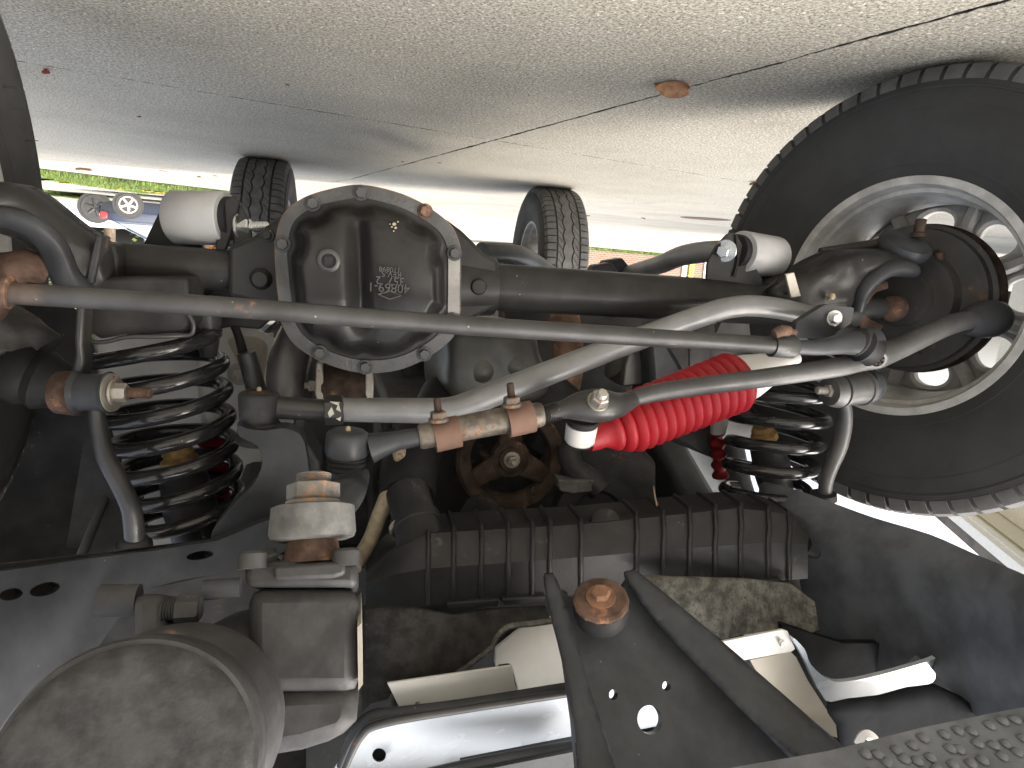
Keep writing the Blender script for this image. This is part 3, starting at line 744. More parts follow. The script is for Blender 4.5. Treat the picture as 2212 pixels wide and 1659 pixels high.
def rim_face():
    parts = []
    K = 8; N = 40
    for k in range(K):
        a0 = 2 * math.pi * k / K; da_ = 2 * math.pi / K
        outer = []
        r0, r1 = .045, .176
        for i in range(10): outer.append((r1, a0 - da_ / 2 + da_ * i / 10))
        for i in range(10): outer.append((r1 + (r0 - r1) * i / 10, a0 + da_ / 2))
        for i in range(10): outer.append((r0, a0 + da_ / 2 - da_ * i / 10))
        for i in range(10): outer.append((r0 + (r1 - r0) * i / 10, a0 - da_ / 2))
        O = np.array([(r * math.cos(t), r * math.sin(t)) for r, t in outer])
        c = np.array([math.cos(a0), math.sin(a0)]) * .134; er = c / .134; et = np.array([-er[1], er[0]])
        ang = np.linspace(0, 2 * math.pi, N, endpoint=False)
        def el(sr, st):
            E_ = np.array([c + er * sr * math.cos(t) + et * st * (1 + .18 * math.cos(t)) * math.sin(t) for t in ang])
            d = O - c; ao = np.arctan2(d @ et, d @ er); E2 = np.array([c + er * sr * math.cos(t) + et * st * (1 + .18 * math.cos(t)) * math.sin(t) for t in ao]); return E2
        h1, h2 = el(.028, .029), el(.034, .035)
        def lay(Q, x): return np.column_stack([np.full(len(Q), x), Q])
        rr = np.linalg.norm(O, axis=1)
        xo = -.150 - .012 * ((rr - .045) / .13)
        parts.append(rings([np.column_stack([xo, O]), lay(h2, -.150), lay(h1, -.156), lay(h1, -.172), np.column_stack([xo - .022, O])], False, False))
    parts.append(lathe((0, 0, 0), (1, 0, 0), [(-.19, .05), (-.12, .052), (-.118, .04)], 32))
    for k in range(K):                      # web behind each spoke
        t = 2 * math.pi * (k + .5) / K; e = np.array([0, math.cos(t), math.sin(t)])
        f = np.array([0, -math.sin(t), math.cos(t)])
        A = [np.array([-.152, 0, 0]) + e * .05 + s * f * .010 for s in (-1, 1)] + [np.array([-.150, 0, 0]) + e * .175 + s * f * .013 for s in (1, -1)]
        B = [np.array([-.128, 0, 0]) + e * .05 + s * f * .005 for s in (-1, 1)] + [np.array([-.135, 0, 0]) + e * .172 + s * f * .006 for s in (1, -1)]
        parts.append(rings([np.array(A), np.array(B)]))
    return merge(*parts)
proto = {}
def wheel(name, label, lip, rotz, mirror, spin=0.0):
    M = Matrix.Translation(Vector(lip)) @ Matrix.Rotation(rotz, 4, 'Z')
    if mirror: M = M @ Matrix.Rotation(math.pi, 4, 'Z')
    M = M @ Matrix.Rotation(spin, 4, 'X')
    e = empty(name, lip, VEH, label)
    Mt = M @ Matrix.Translation((-.1, 0, 0))
    for nm, fn, mt, mm in (('tyre', tyre_mesh, 'tyre', Mt), ('tread', tread_mesh, 'tread', Mt), ('rim', rim_mesh, 'alloy', M), ('rim_face', rim_face, 'alloy', M)):
        if nm not in proto:
            o = obj(nm, fn(), MAT[mt], None, smooth=38, loc=(0, 0, 0)); proto[nm] = o
            o.parent = e; o.matrix_local = Matrix.Translation(Vector(-WPOS[e])) @ mm
        else: o = share(nm, proto[nm], mm, e)
        if nm == 'tread': o['kind'] = 'stuff'
    return e, M
WR, MWR = wheel('front_wheel', 'large front tyre on silver alloy rim at the right of the picture', (-.636, 0, .381), -.398, False, .15)
WL, MWL = wheel('front_wheel', 'front tyre at the left edge of the picture, mostly out of view', (.742, 0, .381), -.17, True, .4)
RL = 2.43
wheel('rear_wheel', 'rear tyre left of the differential, tread facing the viewer', (.6026, RL, .378), 0, True, .2)
wheel('rear_wheel', 'rear tyre right of the differential, tread facing the viewer', (-.6026, RL, .378), 0, False, .9)
# white letters on the right rear sidewall
def text_mesh(body, size, ext):
    cu = bpy.data.curves.new('t', 'FONT'); cu.body = body; cu.size = size; cu.extrude = ext; cu.align_x = 'CENTER'; cu.align_y = 'CENTER'
    o = bpy.data.objects.new('t', cu); COL.objects.link(o); bpy.context.view_layer.update()
    me = bpy.data.meshes.new_from_object(o.evaluated_get(bpy.context.evaluated_depsgraph_get()))
    V = np.array([v.co[:] for v in me.vertices]); F = [tuple(p.vertices) for p in me.polygons]
    bpy.data.objects.remove(o); bpy.data.curves.remove(cu); return V, F

# moulding nubs standing off the left front tyre
for yy, k in ((185, 0), (189, 1), (236, 2), (272, 3), (305, 4), (386, 5), (389, 6)):
    x0 = np.interp(yy, [155, 260, 340, 430], [4, 44, 78, 112]) - 10
    obj('moulding_nub', T([(x0, yy, -.06, 1.6), (x0 + 30, yy + (2 if k % 2 else -1), -.06, .7)], 5), MAT['rubber'], WL)
# brake parts on the front wheels
def local(M, V): return np.array([(M @ Vector(v))[:] for v in V])
for M, e, sg in ((MWR, WR, 1), (MWL, WL, 1)):
    V, F = lathe((-.075, 0, 0), (1, 0, 0), [(0, .03), (0, .128), (.012, .130), (.014, .123), (.028, .121), (.030, .085), (.045, .078), (.048, .05), (.06, .045), (.06, .0)], 64)
    obj('brake_shield', (local(M, V), F), MAT['brake_dark'], e)
    V, F = lathe((-.098, 0, 0), (1, 0, 0), [(0, .05), (0, .133), (.008, .133), (.008, .06)], 64)
    obj('brake_disc', (local(M, V), F), MAT['rust_dark'], e)

# ------------------------------------------------------------------ front axle housing with its differential
AZ = .405
ax = empty('front_axle', (0, 0, AZ), VEH, 'black front axle with tubes and round differential')
obj('axle_tube', tube([(.62, 0, AZ), (.30, 0, AZ)], .0272, 32), MAT['black_paint'], ax)
obj('axle_tube', tube([(.18, 0, AZ), (-.55, 0, AZ)], .0345, 32), MAT['black_paint'], ax)
FY = -.095                             # cover flange plane
ol = [(774, 401), (833, 410), (891, 430), (944, 462), (976, 492), (992, 528), (995, 560), (995, 640), (994, 673), (984, 717), (965, 741), (921, 773), (862, 798), (798, 805), (745, 798), (686, 776), (637, 743), (610, 697), (603, 644), (598, 600), (596, 527), (613, 465), (657, 429), (716, 410)]
OL = np.array(smooth_loop(ol, 6))
bolts = [(780, 417), (676, 440), (611, 527), (918, 457), (981, 547), (691, 761), (789, 792), (916, 764), (620, 684), (976, 690)]
cc = np.array([792., 604.])
def cover_h(x, y, dist):
    d = dist - 34
    for bx_, by_ in bolts:
        q = math.hypot(x - bx_, y - by_); d = min(d, (q - 29) * .9)
    s = min(1, max(0, d / 34)); s = s * s * (3 - 2 * s)
    hgt = .040
    # left pocket with the plug, a valley, then the broad right dome
    gx = 776 + (y - 600) * .04
    val = math.exp(-((x - gx) / 19) ** 2) * (1 / (1 + math.exp((470 - y) / 10))) * (1 / (1 + math.exp((y - 700) / 9)))
    left = 1 / (1 + math.exp((x - gx) / 8))
    hgt += .012 * left * (1 / (1 + math.exp((500 - y) / 14))) * (1 / (1 + math.exp((y - 665) / 8)))
    hgt += .010 * math.exp(-((x - 870) / 75) ** 2 - ((y - 590) / 90) ** 2)
    hgt -= .022 * val
    hgt -= .016 * max(0, (y - 690) / 90) ** 1.3
    hgt -= .010 * max(0, (500 - y) / 80)
    return s * max(.006, hgt)
rr_ = []
for t in np.concatenate([[0.0], np.linspace(.03, .9, 34), np.linspace(.915, .985, 5), [1.0]]):
    rr_.append(t)
R = []
sfl = S(790, 600, FY)
P2 = OL
from_c = np.linalg.norm(OL - cc, axis=1)
for t in rr_[::-1]:
    ring = []
    for k, o_ in enumerate(OL):
        p = cc + (o_ - cc) * t; d = (1 - t) * from_c[k]
        ring.append(P(p[0], p[1], FY) + FWD * cover_h(p[0], p[1], d))
    R.append(np.array(ring))
edge = np.array([P(x, y, FY) for x, y in OL])
cp = obj('differential_cover', rings([edge - FWD * .010] + R, cap0=True, cap1=False), MAT['cover_paint'], ax, 'domed black steel cover of the differential, bolted round its rim', smooth=60)
# raised worn rim of the cover: a separate flange ring
fin = [cc + (o_ - cc) * (1 - 27 / np.linalg.norm(o_ - cc)) for o_ in OL]
fl = rings([edge + FWD * .0006 - FWD * .009 + (edge - edge.mean(0)) * .004, edge + FWD * .0022 + (edge - edge.mean(0)) * .002, np.array([P(q[0], q[1], FY) for q in fin]) + FWD * .0024, np.array([P(q[0], q[1], FY) for q in fin]) - FWD * .004], False, False)
obj('cover_flange', fl, MAT['flange_paint'], ax, smooth=50)
obj('gasket', rings([edge - FWD * .0075 + (edge - edge.mean(0)) * .016, edge - FWD * .0120 + (edge - edge.mean(0)) * .016, edge - FWD * .0120 - (edge - edge.mean(0)) * .1, edge - FWD * .0085 - (edge - edge.mean(0)) * .1], False, False, True), MAT['gasket'], ax)
for i, (bx_, by_) in enumerate(bolts):
    hexbolt(ax, P(bx_, by_, FY) + FWD * .0025, FWD, 12.5 * sfl, 'rust' if i == 3 else 'steel_dark', 1.35, h=.0065, name='cover_bolt', rot=i * .4)
# worn strip on the right edge, fill plug, casting marks
st = np.array([P(x, y, FY) for x, y in ((968, 556), (993, 556), (992, 676), (967, 676))]) + FWD * .0028
obj('worn_strip', prism(st, -FWD * .002), MAT['flange_worn'], ax, smooth=0)
mat('label_dull', (.30, .26, .18), .7, var=.4, vs=200)
for fx, fy, fr in ((852, 484, 4.5), (847, 490, 2.5), (855, 492, 3.2), (851, 499, 1.8), (860, 479, 2), (843, 484, 1.6)):
    obj('paint_fleck', prism(np.array([P(a, b, FY - .0462) for a, b in circ(fx, fy, fr, 7, fr * .8)]), (0, .010, 0)), MAT['label_dull'], ax, smooth=0)
pc = P(710, 563, FY); pc = P(710, 563, FY - .052)
obj('fill_plug', merge(lathe(pc - FWD * .012, FWD, [(0, .0135), (.014, .0135), (.0155, .0115), (.0155, .0085), (.011, .0080)], 32)), MAT['steel_dark'], ax)
obj('plug_socket', box(pc + FWD * .0005, .0095, .004, .0095), MAT['groove'], ax, smooth=0)
def cast_text(body, px, py, size, Yf, parent, m, name='lettering'):
    V, F = text_mesh(body, size, .0007)
    c = P(px, py, Yf)
    W_ = np.array([c + XX * v[0] + UPZ * v[1] + FWD * v[2] for v in V])     # upright in the world, facing the camera
    return obj(name, (W_, F), MAT[m], parent, smooth=0)
mat('letter_light', (.062, .060, .057), .5, bump=0)
for body, px, py, sz in (('40869-1', 840, 621, .0150), ('357  2', 843, 606, .0135), ('REV-S', 846, 592, .0095), ('110898', 842, 582, .0085)):
    cast_text(body, px, py, sz, FY - .0515, ax, 'letter_light')
hx = P(842, 637, FY - .047)
obj('casting_mark', merge(tube([hx + XX * .014, hx + UPZ * .005, hx - XX * .014], .0011, 6), tube([hx + XX * .014, hx - UPZ * .005, hx - XX * .014], .0011, 6)), MAT['letter_light'], ax)
# cast centre housing behind the cover, tapering collars and webs
ce = edge.mean(0)
def ringat(Y, k, dx=0):
    q = ce + (edge - ce) * k; q = q.copy(); q[:, 1] = Y; q[:, 0] += dx; return q
obj('centre_housing', rings([ringat(FY + .012, 1.0), ringat(-.05, .97), ringat(0, .86), ringat(.06, .7), ringat(.13, .42), ringat(.22, .28)]), MAT['black_paint'], ax, smooth=50)
def web(px, Y, th): return prism(np.array([P(x, y, Y) for x, y in px]), (0, th, 0))
obj('housing_collar', merge(lathe((.215, 0, AZ), (1, 0, 0), [(0, .05), (.10, .040), (.135, .036), (.155, .036), (.155, .026)], 32)), MAT['black_paint'], ax)
obj('housing_collar', lathe((.20, 0, AZ), (-1, 0, 0), [(0, .06), (.07, .046), (.118, .043), (.130, .041), (.130, .03)], 32), MAT['black_paint'], ax)
obj('housing_web', web([(960, 470), (1000, 500), (1048, 548), (1078, 562), (1078, 660), (1000, 700), (960, 690)], -.035, .03), MAT['black_paint'], ax, bevel=.006)
obj('housing_web', web([(640, 440), (598, 470), (545, 512), (492, 532), (492, 640), (560, 655), (640, 740)], -.035, .03), MAT['black_paint'], ax, bevel=.006)
for x, y, r in ((565, 602, 19), (1030, 618, 18)):
    s = S(x, y, -.045); obj('casting_plug', lathe(P(x, y, -.030), FWD, [(0, r * s * 1.35), (.008, r * s * 1.2), (.010, r * s), (.016, r * s * .98), (.0185, r * s * .8), (.019, 0.001)], 24), MAT['black_paint'], ax)
hexbolt(ax, P(577, 508, -.038), FWD, 10 * S(577, 508, -.04), 'black_paint', 1.5)
# left end: flange, C-shaped yoke casting
obj('tube_flange', web([(205, 512), (222, 522), (246, 528), (254, 560), (252, 640), (190, 665), (182, 655), (192, 560)], -.055, .035), MAT['black_paint'], ax, bevel=.005)
yl = smooth_loop([(-120, 398), (0, 392), (55, 402), (108, 436), (155, 474), (204, 510), (240, 534), (250, 565), (248, 625), (185, 652), (130, 640), (108, 600), (84, 555), (40, 522), (0, 505), (-120, 480)], 3)
obj('steering_yoke', pillow(yl, lambda x, y: -.055 - .0002 * (215 - x), .035, 42, .03, 11, .004), MAT['black_paint'], ax, 'massive black yoke casting at the left end of the axle', smooth=180)
obj('flange_edge', prism(np.array([P(x, y, -.098) for x, y in ((206, 507), (220, 511), (212, 560), (200, 614), (184, 612), (194, 560))]), (0, .03, 0)), MAT['cast_grey'], ax, bevel=.002)
obj('yoke_arm', T([(175, 625, -.09, 34), (140, 592, -.105, 36), (112, 530, -.115, 36), (65, 487, -.125, 33), (0, 468, -.13, 30), (-80, 462, -.13, 28)], 16, 5, .7), MAT['frame_black'], ax)
obj('steering_knuckle', lumpy(T([(-60, 640, -.08, 70), (0, 600, -.10, 52), (45, 575, -.11, 34), (95, 585, -.10, 30)], 24, 8), .004, 60), MAT['rust'], ax)
obj('axle_joint', lumpy(T([(-40, 740, .0, 110), (10, 735, .0, 85), (50, 745, 0, 62), (90, 770, 0, 50)], 28, 8), .009, 40), MAT['brake_dark'], ax)
obj('ball_joint_boot', cyl(20, 800, -.02, 190, 850, -.02, [(0, 60), (.2, 66), (.3, 58), (.42, 66), (.55, 56), (.8, 48), (1, 40)]), MAT['rubber'], ax)
# right end: outer C, knuckle, universal joint, ball joint
def px_tube(nm, pts, m, sm=4, flat=1.0, n=16, par=None, lab=None, up=None): return obj(nm, T(pts, n, sm, flat, up), MAT[m], par or ax, lab)
yr = smooth_loop([(1660, 625), (1705, 600), (1745, 585), (1781, 565), (1831, 543), (1896, 537), (1956, 548), (1980, 572), (1968, 600), (1926, 594), (1888, 604), (1860, 634), (1845, 668), (1790, 684), (1700, 692), (1665, 660)], 3)
obj('steering_yoke', pillow(yr, -.03, .035, 30, .06, 9, .004), MAT['black_paint'], ax, 'curved black yoke casting at the right end of the axle', smooth=180)
px_tube('yoke_arm', [(1852, 668, -.05, 16), (1862, 630, -.058, 19), (1890, 598, -.06, 21), (1925, 580, -.06, 22), (1962, 582, -.06, 22), (1975, 590, -.058, 14)], 'frame_black', flat=.8)
px_tube('steering_yoke', [(1700, 660, .0, 40), (1770, 700, .0, 40), (1830, 745, -.02, 36), (1880, 790, -.02, 30)], 'black_paint')
px_tube('knuckle_arm', [(1772, 545, .05, 10), (1850, 535, .04, 12), (1920, 526, .02, 14), (1960, 522, .0, 20)], 'brake_dark')
obj('lower_ball_joint', lathe(P(1956, 528, -.03), P(1960, 500, -.03) - P(1956, 528, -.03) + FWD * .012, [(-.022, .03), (-.012, .040), (.0, .042), (.006, .040), (.009, .03), (.012, .026), (.014, .01)], 32), MAT['frame_black'], ax)
obj('ball_joint_stud', merge(lathe(P(1983, 512, -.045), P(1990, 474, -.045) - P(1983, 512, -.045), [(0, .012), (.006, .011), (.008, .008), (.028, .0085), (.029, .004)], 12)), MAT['rust_dark'], ax)
px_tube('steering_knuckle', [(2010, 540, .0, 20), (2030, 580, .0, 22), (2020, 640, .0, 34), (2000, 700, .0, 34), (1960, 750, .0, 30)], 'rust_dark')
px_tube('steering_knuckle', [(2030, 545, -.02, 9), (2032, 590, -.02, 9), (2045, 610, -.02, 13)], 'rust')
obj('spindle_flange', lumpy(lathe(P(1985, 690, .02), (.35, -1, .1), [(-.02, .052), (.0, .055), (.008, .050), (.010, .036), (.016, .033), (.018, .015)], 40), .003, 70), MAT['rust_dark'], ax)
px_tube('caliper_bracket', [(2060, 560, .0, 12), (2078, 610, .0, 15), (2070, 680, .0, 16), (2045, 740, .0, 14)], 'brake_dark')
obj('universal_joint', lathe(P(1930, 665, -.01), ray(1930, 665) * -1 + XX * .3, [(-.02, .010), (-.006, .021), (.006, .0235), (.014, .020), (.018, .010), (.0185, .0)], 24), MAT['rust'], ax)
px_tube('shaft_yoke', [(1915, 615, -.03, 9), (1880, 625, -.02, 13), (1858, 660, -.01, 14), (1862, 695, -.01, 15), (1900, 715, -.03, 13)], 'rust')
px_tube('shaft_yoke', [(2040, 660, .0, 22), (2000, 660, .0, 24), (1975, 655, -.0, 18)], 'rust_dark')
px_tube('axle_shaft', [(1840, 664, .0, 30), (1900, 664, .0, 24)], 'steel_dark', 0)
obj('grease_fitting', merge(lathe(P(1790, 645, -.07), (0, -1, -.6), [(0, .004), (.006, .004), (.006, .0055), (.009, .0055), (.012, .003)], 8)), MAT['cable'], ax)
obj('bracket_tab', web([(1697, 592), (1716, 588), (1731, 640), (1709, 644)], -.082, .004), MAT['zinc_old'], ax, bevel=.001)

# ------------------------------------------------------------------ lower control arms and their axle brackets
la = empty('control_arm', P(437, 468, .03), VEH, 'light grey control arm end held by a bracket left of the differential')
obj('bushing', cyl(378, 470, .045, 492, 472, .02, [(0, 44), (.0, 54), (.03, 57), (.97, 57), (1, 54), (1, 40)], 40), MAT['grey_light'], la)
obj('bushing_rubber', cyl(370, 470, .045, 505, 472, .02, [(0, 20), (0, 44), (1, 46), (1, 20)], 32), MAT['rubber'], la)
obj('arm', tube([P(437, 470, .035), P(470, 490, .15), (.36, .45, .44), (.36, .95, .56)], [.018, .021, .021, .021], 20, 4), MAT['grey_paint'], la)
obj('bracket', prism(np.array([P(x, y, .075) for x, y in ((372, 410), (388, 424), (402, 440), (440, 532), (440, 556), (318, 548), (311, 536))]), (0, -.012, 0)), MAT['black_paint'], la, bevel=.002)
obj('bracket', merge(prism(np.array([P(x, y, .0) for x, y in ((486, 430), (505, 422), (519, 440), (512, 468), (492, 530), (478, 562), (462, 552), (470, 500))]), (0, .012, 0))), MAT['black_paint'], la, bevel=.002)
obj('bracket', merge(prism(np.array([P(x, y, -.01) for x, y in ((519, 440), (535, 470), (545, 505), (545, 545), (500, 545), (508, 490))]), (0, .006, 0))), MAT['black_paint'], la, bevel=.002)
b0 = P(516, 490, .0); bx1 = unit(P(600, 489, -.015) - b0)
hexbolt(la, b0, bx1, 19 * S(516, 490, 0), 'zinc', 1.45, h=.013, stub=.024, label='bright zinc bolt with exposed thread', rot=.1)
ra = empty('control_arm', P(1625, 545, .03), VEH, 'bent grey control arm with pale round end right of the differential')
obj('bushing', cyl(1598, 545, .0, 1672, 556, .03, [(0, 36), (.0, 43), (.03, 45), (.97, 45), (1, 43), (1, 30)], 40), MAT['grey_light'], ra)
obj('bushing_rubber', cyl(1585, 543, .0, 1680, 557, .03, [(0, 20), (0, 36), (1, 36), (1, 20)], 32), MAT['rubber'], ra)
obj('arm', T([(1600, 545, .03, 22), (1540, 543, .06, 23), (1475, 552, .12, 22), (1425, 572, .22, 20), (1370, 588, .40, 18), (1330, 600, .7, 16)], 18, 5), MAT['grey_paint'], ra)
obj('bracket', plate(rounded([(1577, 502), (1590, 506), (1645, 600), (1648, 616), (1625, 622), (1527, 606), (1530, 566), (1548, 532)], 9), [], lambda x, y: P(x, y, -.012 - (x - 1577) * .0001), (0, .007, 0)), MAT['black_paint'], ra, bevel=.0015)
obj('bracket', prism(np.array([P(x, y, .045) for x, y in ((1660, 520), (1675, 512), (1700, 570), (1735, 650), (1650, 650), (1640, 600))]), (0, .01, 0)), MAT['black_paint'], ra, bevel=.002)
obj('bracket_rib', T([(1590, 508, -.015, 3.5), (1594, 560, -.016, 3.5), (1585, 598, -.016, 3.5)], 8, 3), MAT['black_paint'], ra)
obj('bracket_rib', T([(1630, 640, -.03, 3), (1670, 612, -.03, 3.5), (1676, 602, -.03, 3.5), (1668, 630, -.03, 3)], 8, 3), MAT['black_paint'], ra)
b0 = P(1568, 542, -.014); bx1 = unit(P(1545, 547, -.045) - b0)
hexbolt(ra, b0, bx1, 13.5 * S(1568, 542, 0), 'zinc', 1.75, h=.014, rot=.3, label='bright zinc bolt head with washer')
for px, Yq, r in (((1335, 575), .45, 20), ((1310, 585), .42, 22)):
    obj('frame_mount', web([(px[0] - 40, px[1] + 20), (px[0] - 25, px[1] - 12), (px[0] + 10, px[1] - 18), (px[0] + 28, px[1] + 4), (px[0] + 30, px[1] + 30)], Yq, .04), MAT['frame_black'], ra, bevel=.004)

# ------------------------------------------------------------------ tie rod
tr = obj('tie_rod', tube([P(15, 633, -.215), P(500, 664, -.215), P(1000, 703, -.215), P(1694, 748, -.215)], [.0108, .0108, .0112, .0112], 28), MAT['tie_rod_steel'], VEH, 'long scratched steel tie rod crossing in front of the differential, rusty at its left end')
obj('end_clamp', cyl(-20, 628, -.216, 26, 633, -.216, [(0, 30), (0, 36), (.9, 36), (1, 32), (1, 28)]), MAT['rust'], tr)
obj('end_clamp', cyl(1666, 746, -.213, 1716, 750, -.213, [(0, 20), (0, 25), (.92, 25), (1, 22), (1, 18)]), MAT['steel_dark'], tr)
obj('clamp_ears', merge(T([(1672, 722, -.225, 10), (1690, 714, -.225, 13), (1705, 716, -.225, 11)], 10, 2), T([(1700, 717, -.225, 7), (1720, 717, -.225, 6)], 10)), MAT['rust'], tr, 'rusty clamp near the right end of the tie rod')
obj('rod_end', T([(1710, 750, -.21, 15), (1770, 750, -.20, 18), (1830, 742, -.18, 24), (1880, 740, -.16, 34)], 16, 3), MAT['frame_black'], tr)
obj('end_boot', cyl(1840, 735, -.17, 1885, 760, -.17, [(0, 26), (.2, 34), (.35, 28), (.5, 36), (.7, 30), (1, 34)]), MAT['rubber'], tr)

# ------------------------------------------------------------------ track bar
tb = obj('track_bar', T([(735, 885, -.09, 26), (900, 887, -.09, 27.5), (950, 887, -.09, 27.5), (985, 882, -.09, 27.5), (1020, 870, -.09, 27.5), (1070, 850, -.09, 27.3), (1300, 762, -.085, 25.5), (1460, 702, -.08, 24.2), (1540, 674, -.08, 23.6), (1580, 664, -.08, 23.3), (1625, 661, -.08, 23), (1690, 668, -.08, 22.5), (1780, 690, -.08, 22)], 28, 6), MAT['grey_paint'], VEH, 'bent grey track bar running diagonally below the axle')
obj('jam_nut', hexa(P(702, 886, -.09), P(742, 885, -.09) - P(702, 886, -.09), 33 * S(720, 885, -.09), 40 * S(720, 885, -.09), .3, ch=.1), MAT['steel_dark'], tb, 'dark jam nut with flaking white paint', bevel=.001)
for q in ([(708, 893), (716, 880), (722, 894), (712, 902)], [(726, 885), (731, 872), (736, 890)], [(712, 868), (734, 870), (728, 875)], [(726, 905), (737, 901), (735, 910)]):
    obj('paint_flake', prism(np.array([P(x, y, -.09 - .0212) for x, y in q]), (0, .004, 0)), MAT['paint_mark'], tb, smooth=0)
obj('threaded_stub', T([(600, 880, -.09, 25), (660, 884, -.09, 24), (704, 886, -.09, 23)], 20), MAT['steel_dark'], tb)
s = S(560, 880, -.09); c0 = P(560, 846, -.09)
obj('ball_joint', lathe(c0, UPZ, [(0, .01), (0, 34 * s), (3 * s, 40 * s), (8 * s, 42.5 * s), (60 * s, 41 * s), (66 * s, 38 * s), (68 * s, 43 * s), (74 * s, 45 * s), (80 * s, 42 * s), (86 * s, 46 * s)], 36), MAT['cast_grey'], tb, 'round ball joint at the left end of the track bar')
obj('joint_cap', lathe(c0 - UPZ * .0015, UPZ, [(0, .0), (0.0005, 24 * s), (.003, 32 * s), (.006, 33 * s)], 32), MAT['rust_dark'], tb)
obj('grease_fitting', lathe(c0 - UPZ * .006, UPZ, [(0, .002), (.002, .003), (.006, .0035), (.01, .0035)], 8), MAT['cable'], tb)
obj('end_bracket', plate(rounded([(1720, 697), (1782, 658), (1846, 664), (1838, 700), (1808, 716), (1796, 731), (1716, 731)], 7), [], lambda x, y: P(x, y, -.125), (0, .012, 0)), MAT['frame_black'], tb, 'black bracket holding the right end of the track bar', bevel=.0015)
hexbolt(tb, P(1802, 687, -.126), FWD + XX * .25, 11.5 * S(1802, 687, -.126), 'zinc', 1.5, h=.010, rot=.5)

# ------------------------------------------------------------------ drag link
def dl(f): return -.205 + .07 * f
dlk = obj('drag_link', T([(1355, 864, -.185, 17), (1420, 848, -.18, 19.5), (1500, 836, -.178, 20), (1640, 818, -.17, 20.5), (1800, 795, -.16, 21), (1855, 782, -.155, 22), (1890, 768, -.15, 30), (1930, 757, -.148, 24), (1990, 730, -.14, 22), (2050, 702, -.13, 22), (2100, 690, -.12, 20)], 24, 5), MAT['drag_steel'], VEH, 'long grey steering drag link rising to the front wheel hub')
obj('forged_end', T([(1185, 893, -.195, 20), (1215, 885, -.195, 24), (1255, 878, -.195, 40), (1295, 876, -.195, 45), (1335, 874, -.19, 33), (1370, 861, -.185, 19)], 24, 5, .8), MAT['steel_dark'], dlk)
ang = unit(P(1280, 835, -.27) - P(1292, 870, -.2))
hexbolt(dlk, P(1291, 868, -.222), unit(np.array([.05, -.75, -.66])), 20 * S(1291, 868, -.222), 'zinc_old', 1.2, h=.013, stub=.008, name='nut', rot=.35, label='silver nut and stud clamping the damper to the link')
obj('knuckle_joint', T([(2085, 696, -.12, 22), (2115, 690, -.11, 33), (2150, 690, -.105, 33), (2162, 700, -.10, 22)], 18, 3, 1.2), MAT['frame_black'], dlk)
obj('stud_hole', lathe(P(1893, 776, -.172), FWD + XX * .2 + UPZ * .3, [(0, .006), (0, 20 * S(1893, 776, -.17)), (.005, 19 * S(1893, 776, -.17)), (.005, 14 * S(1893, 776, -.17)), (.001, 13 * S(1893, 776, -.17))], 24), MAT['drag_steel'], dlk)
obj('castle_nut', merge(*[box(P(1893, 776, -.176) + np.array([math.cos(t) * .007, 0, math.sin(t) * .007]), .005, .010, .004) for t in np.arange(6) * 1.047]), MAT['rust_dark'], dlk)
obj('thread', screw(P(1172, 898, -.195), P(1215, 885, -.195) - P(1172, 898, -.195), .024, .0125, .0022, 20), MAT['steel_dark'], dlk)
obj('sleeve', T([(905, 944, -.198, 25), (912, 943, -.198, 28), (1000, 925, -.197, 28), (1060, 913, -.196, 29), (1165, 896, -.195, 27), (1172, 895, -.195, 24)], 28), MAT['sleeve'], dlk, 'rust-stained adjusting sleeve of the drag link')
for x0, y0, x1, y1 in ((937, 943, 992, 931), (1095, 911, 1150, 899)):
    obj('clamp', cyl(x0, y0, -.198, x1, y1, -.197, [(0, 30), (0, 35), (1, 35), (1, 30)], 36), MAT['clamp_brown'], dlk)
    mx, my = (x0 + x1) / 2 - 17, (y0 + y1) / 2
    sc_ = S(mx, my - 45, -.21)
    obj('clamp_nut', merge(hexa(P(mx, my - 32, -.212), P(mx - 1, my - 50, -.212) - P(mx, my - 32, -.212), 18 * sc_, 17 * sc_, .2), lathe(P(mx, my - 28, -.212), P(mx - 1, my - 50, -.212) - P(mx, my - 32, -.212), [(0, 23 * sc_), (6 * sc_, 21 * sc_), (8 * sc_, 16 * sc_)], 18)), MAT['sleeve'], dlk)
    obj('clamp_stud', screw(P(mx - 1, my - 48, -.212), P(mx - 3, my - 80, -.212) - P(mx, my - 48, -.212), 30 * sc_, 8.5 * sc_, .0013), MAT['rust_dark'], dlk)
obj('tapered_end', T([(800, 968, -.2, 33), (850, 954, -.2, 22), (880, 948, -.2, 21), (908, 944, -.199, 19)], 20, 3), MAT['frame_black'], dlk)
obj('thread', screw(P(868, 951, -.2), P(915, 942, -.198) - P(868, 951, -.2), .027, .0108, .0022, 20), MAT['rust_dark'], dlk)
s = S(748, 970, -.2); c1 = P(752, 930, -.2)
obj('ball_joint', lathe(c1, UPZ + XX * .04, [(0, .006), (0, 36 * s), (5 * s, 42 * s), (10 * s, 45 * s), (48 * s, 46 * s), (56 * s, 42 * s)], 32), MAT['frame_black'], dlk, 'black ball joint where the drag link meets the pitman arm')
obj('boot', lathe(c1 + UPZ * 54 * s, UPZ, [(0, 40 * s), (4 * s, 46 * s), (10 * s, 39 * s), (14 * s, 46 * s), (22 * s, 38 * s), (27 * s, 44 * s), (36 * s, 32 * s)], 32), MAT['rubber'], dlk)
obj('grease_fitting', lathe(c1 - UPZ * .005, UPZ, [(0, .002), (.002, .003), (.006, .0032)], 8), MAT['cable'], dlk)

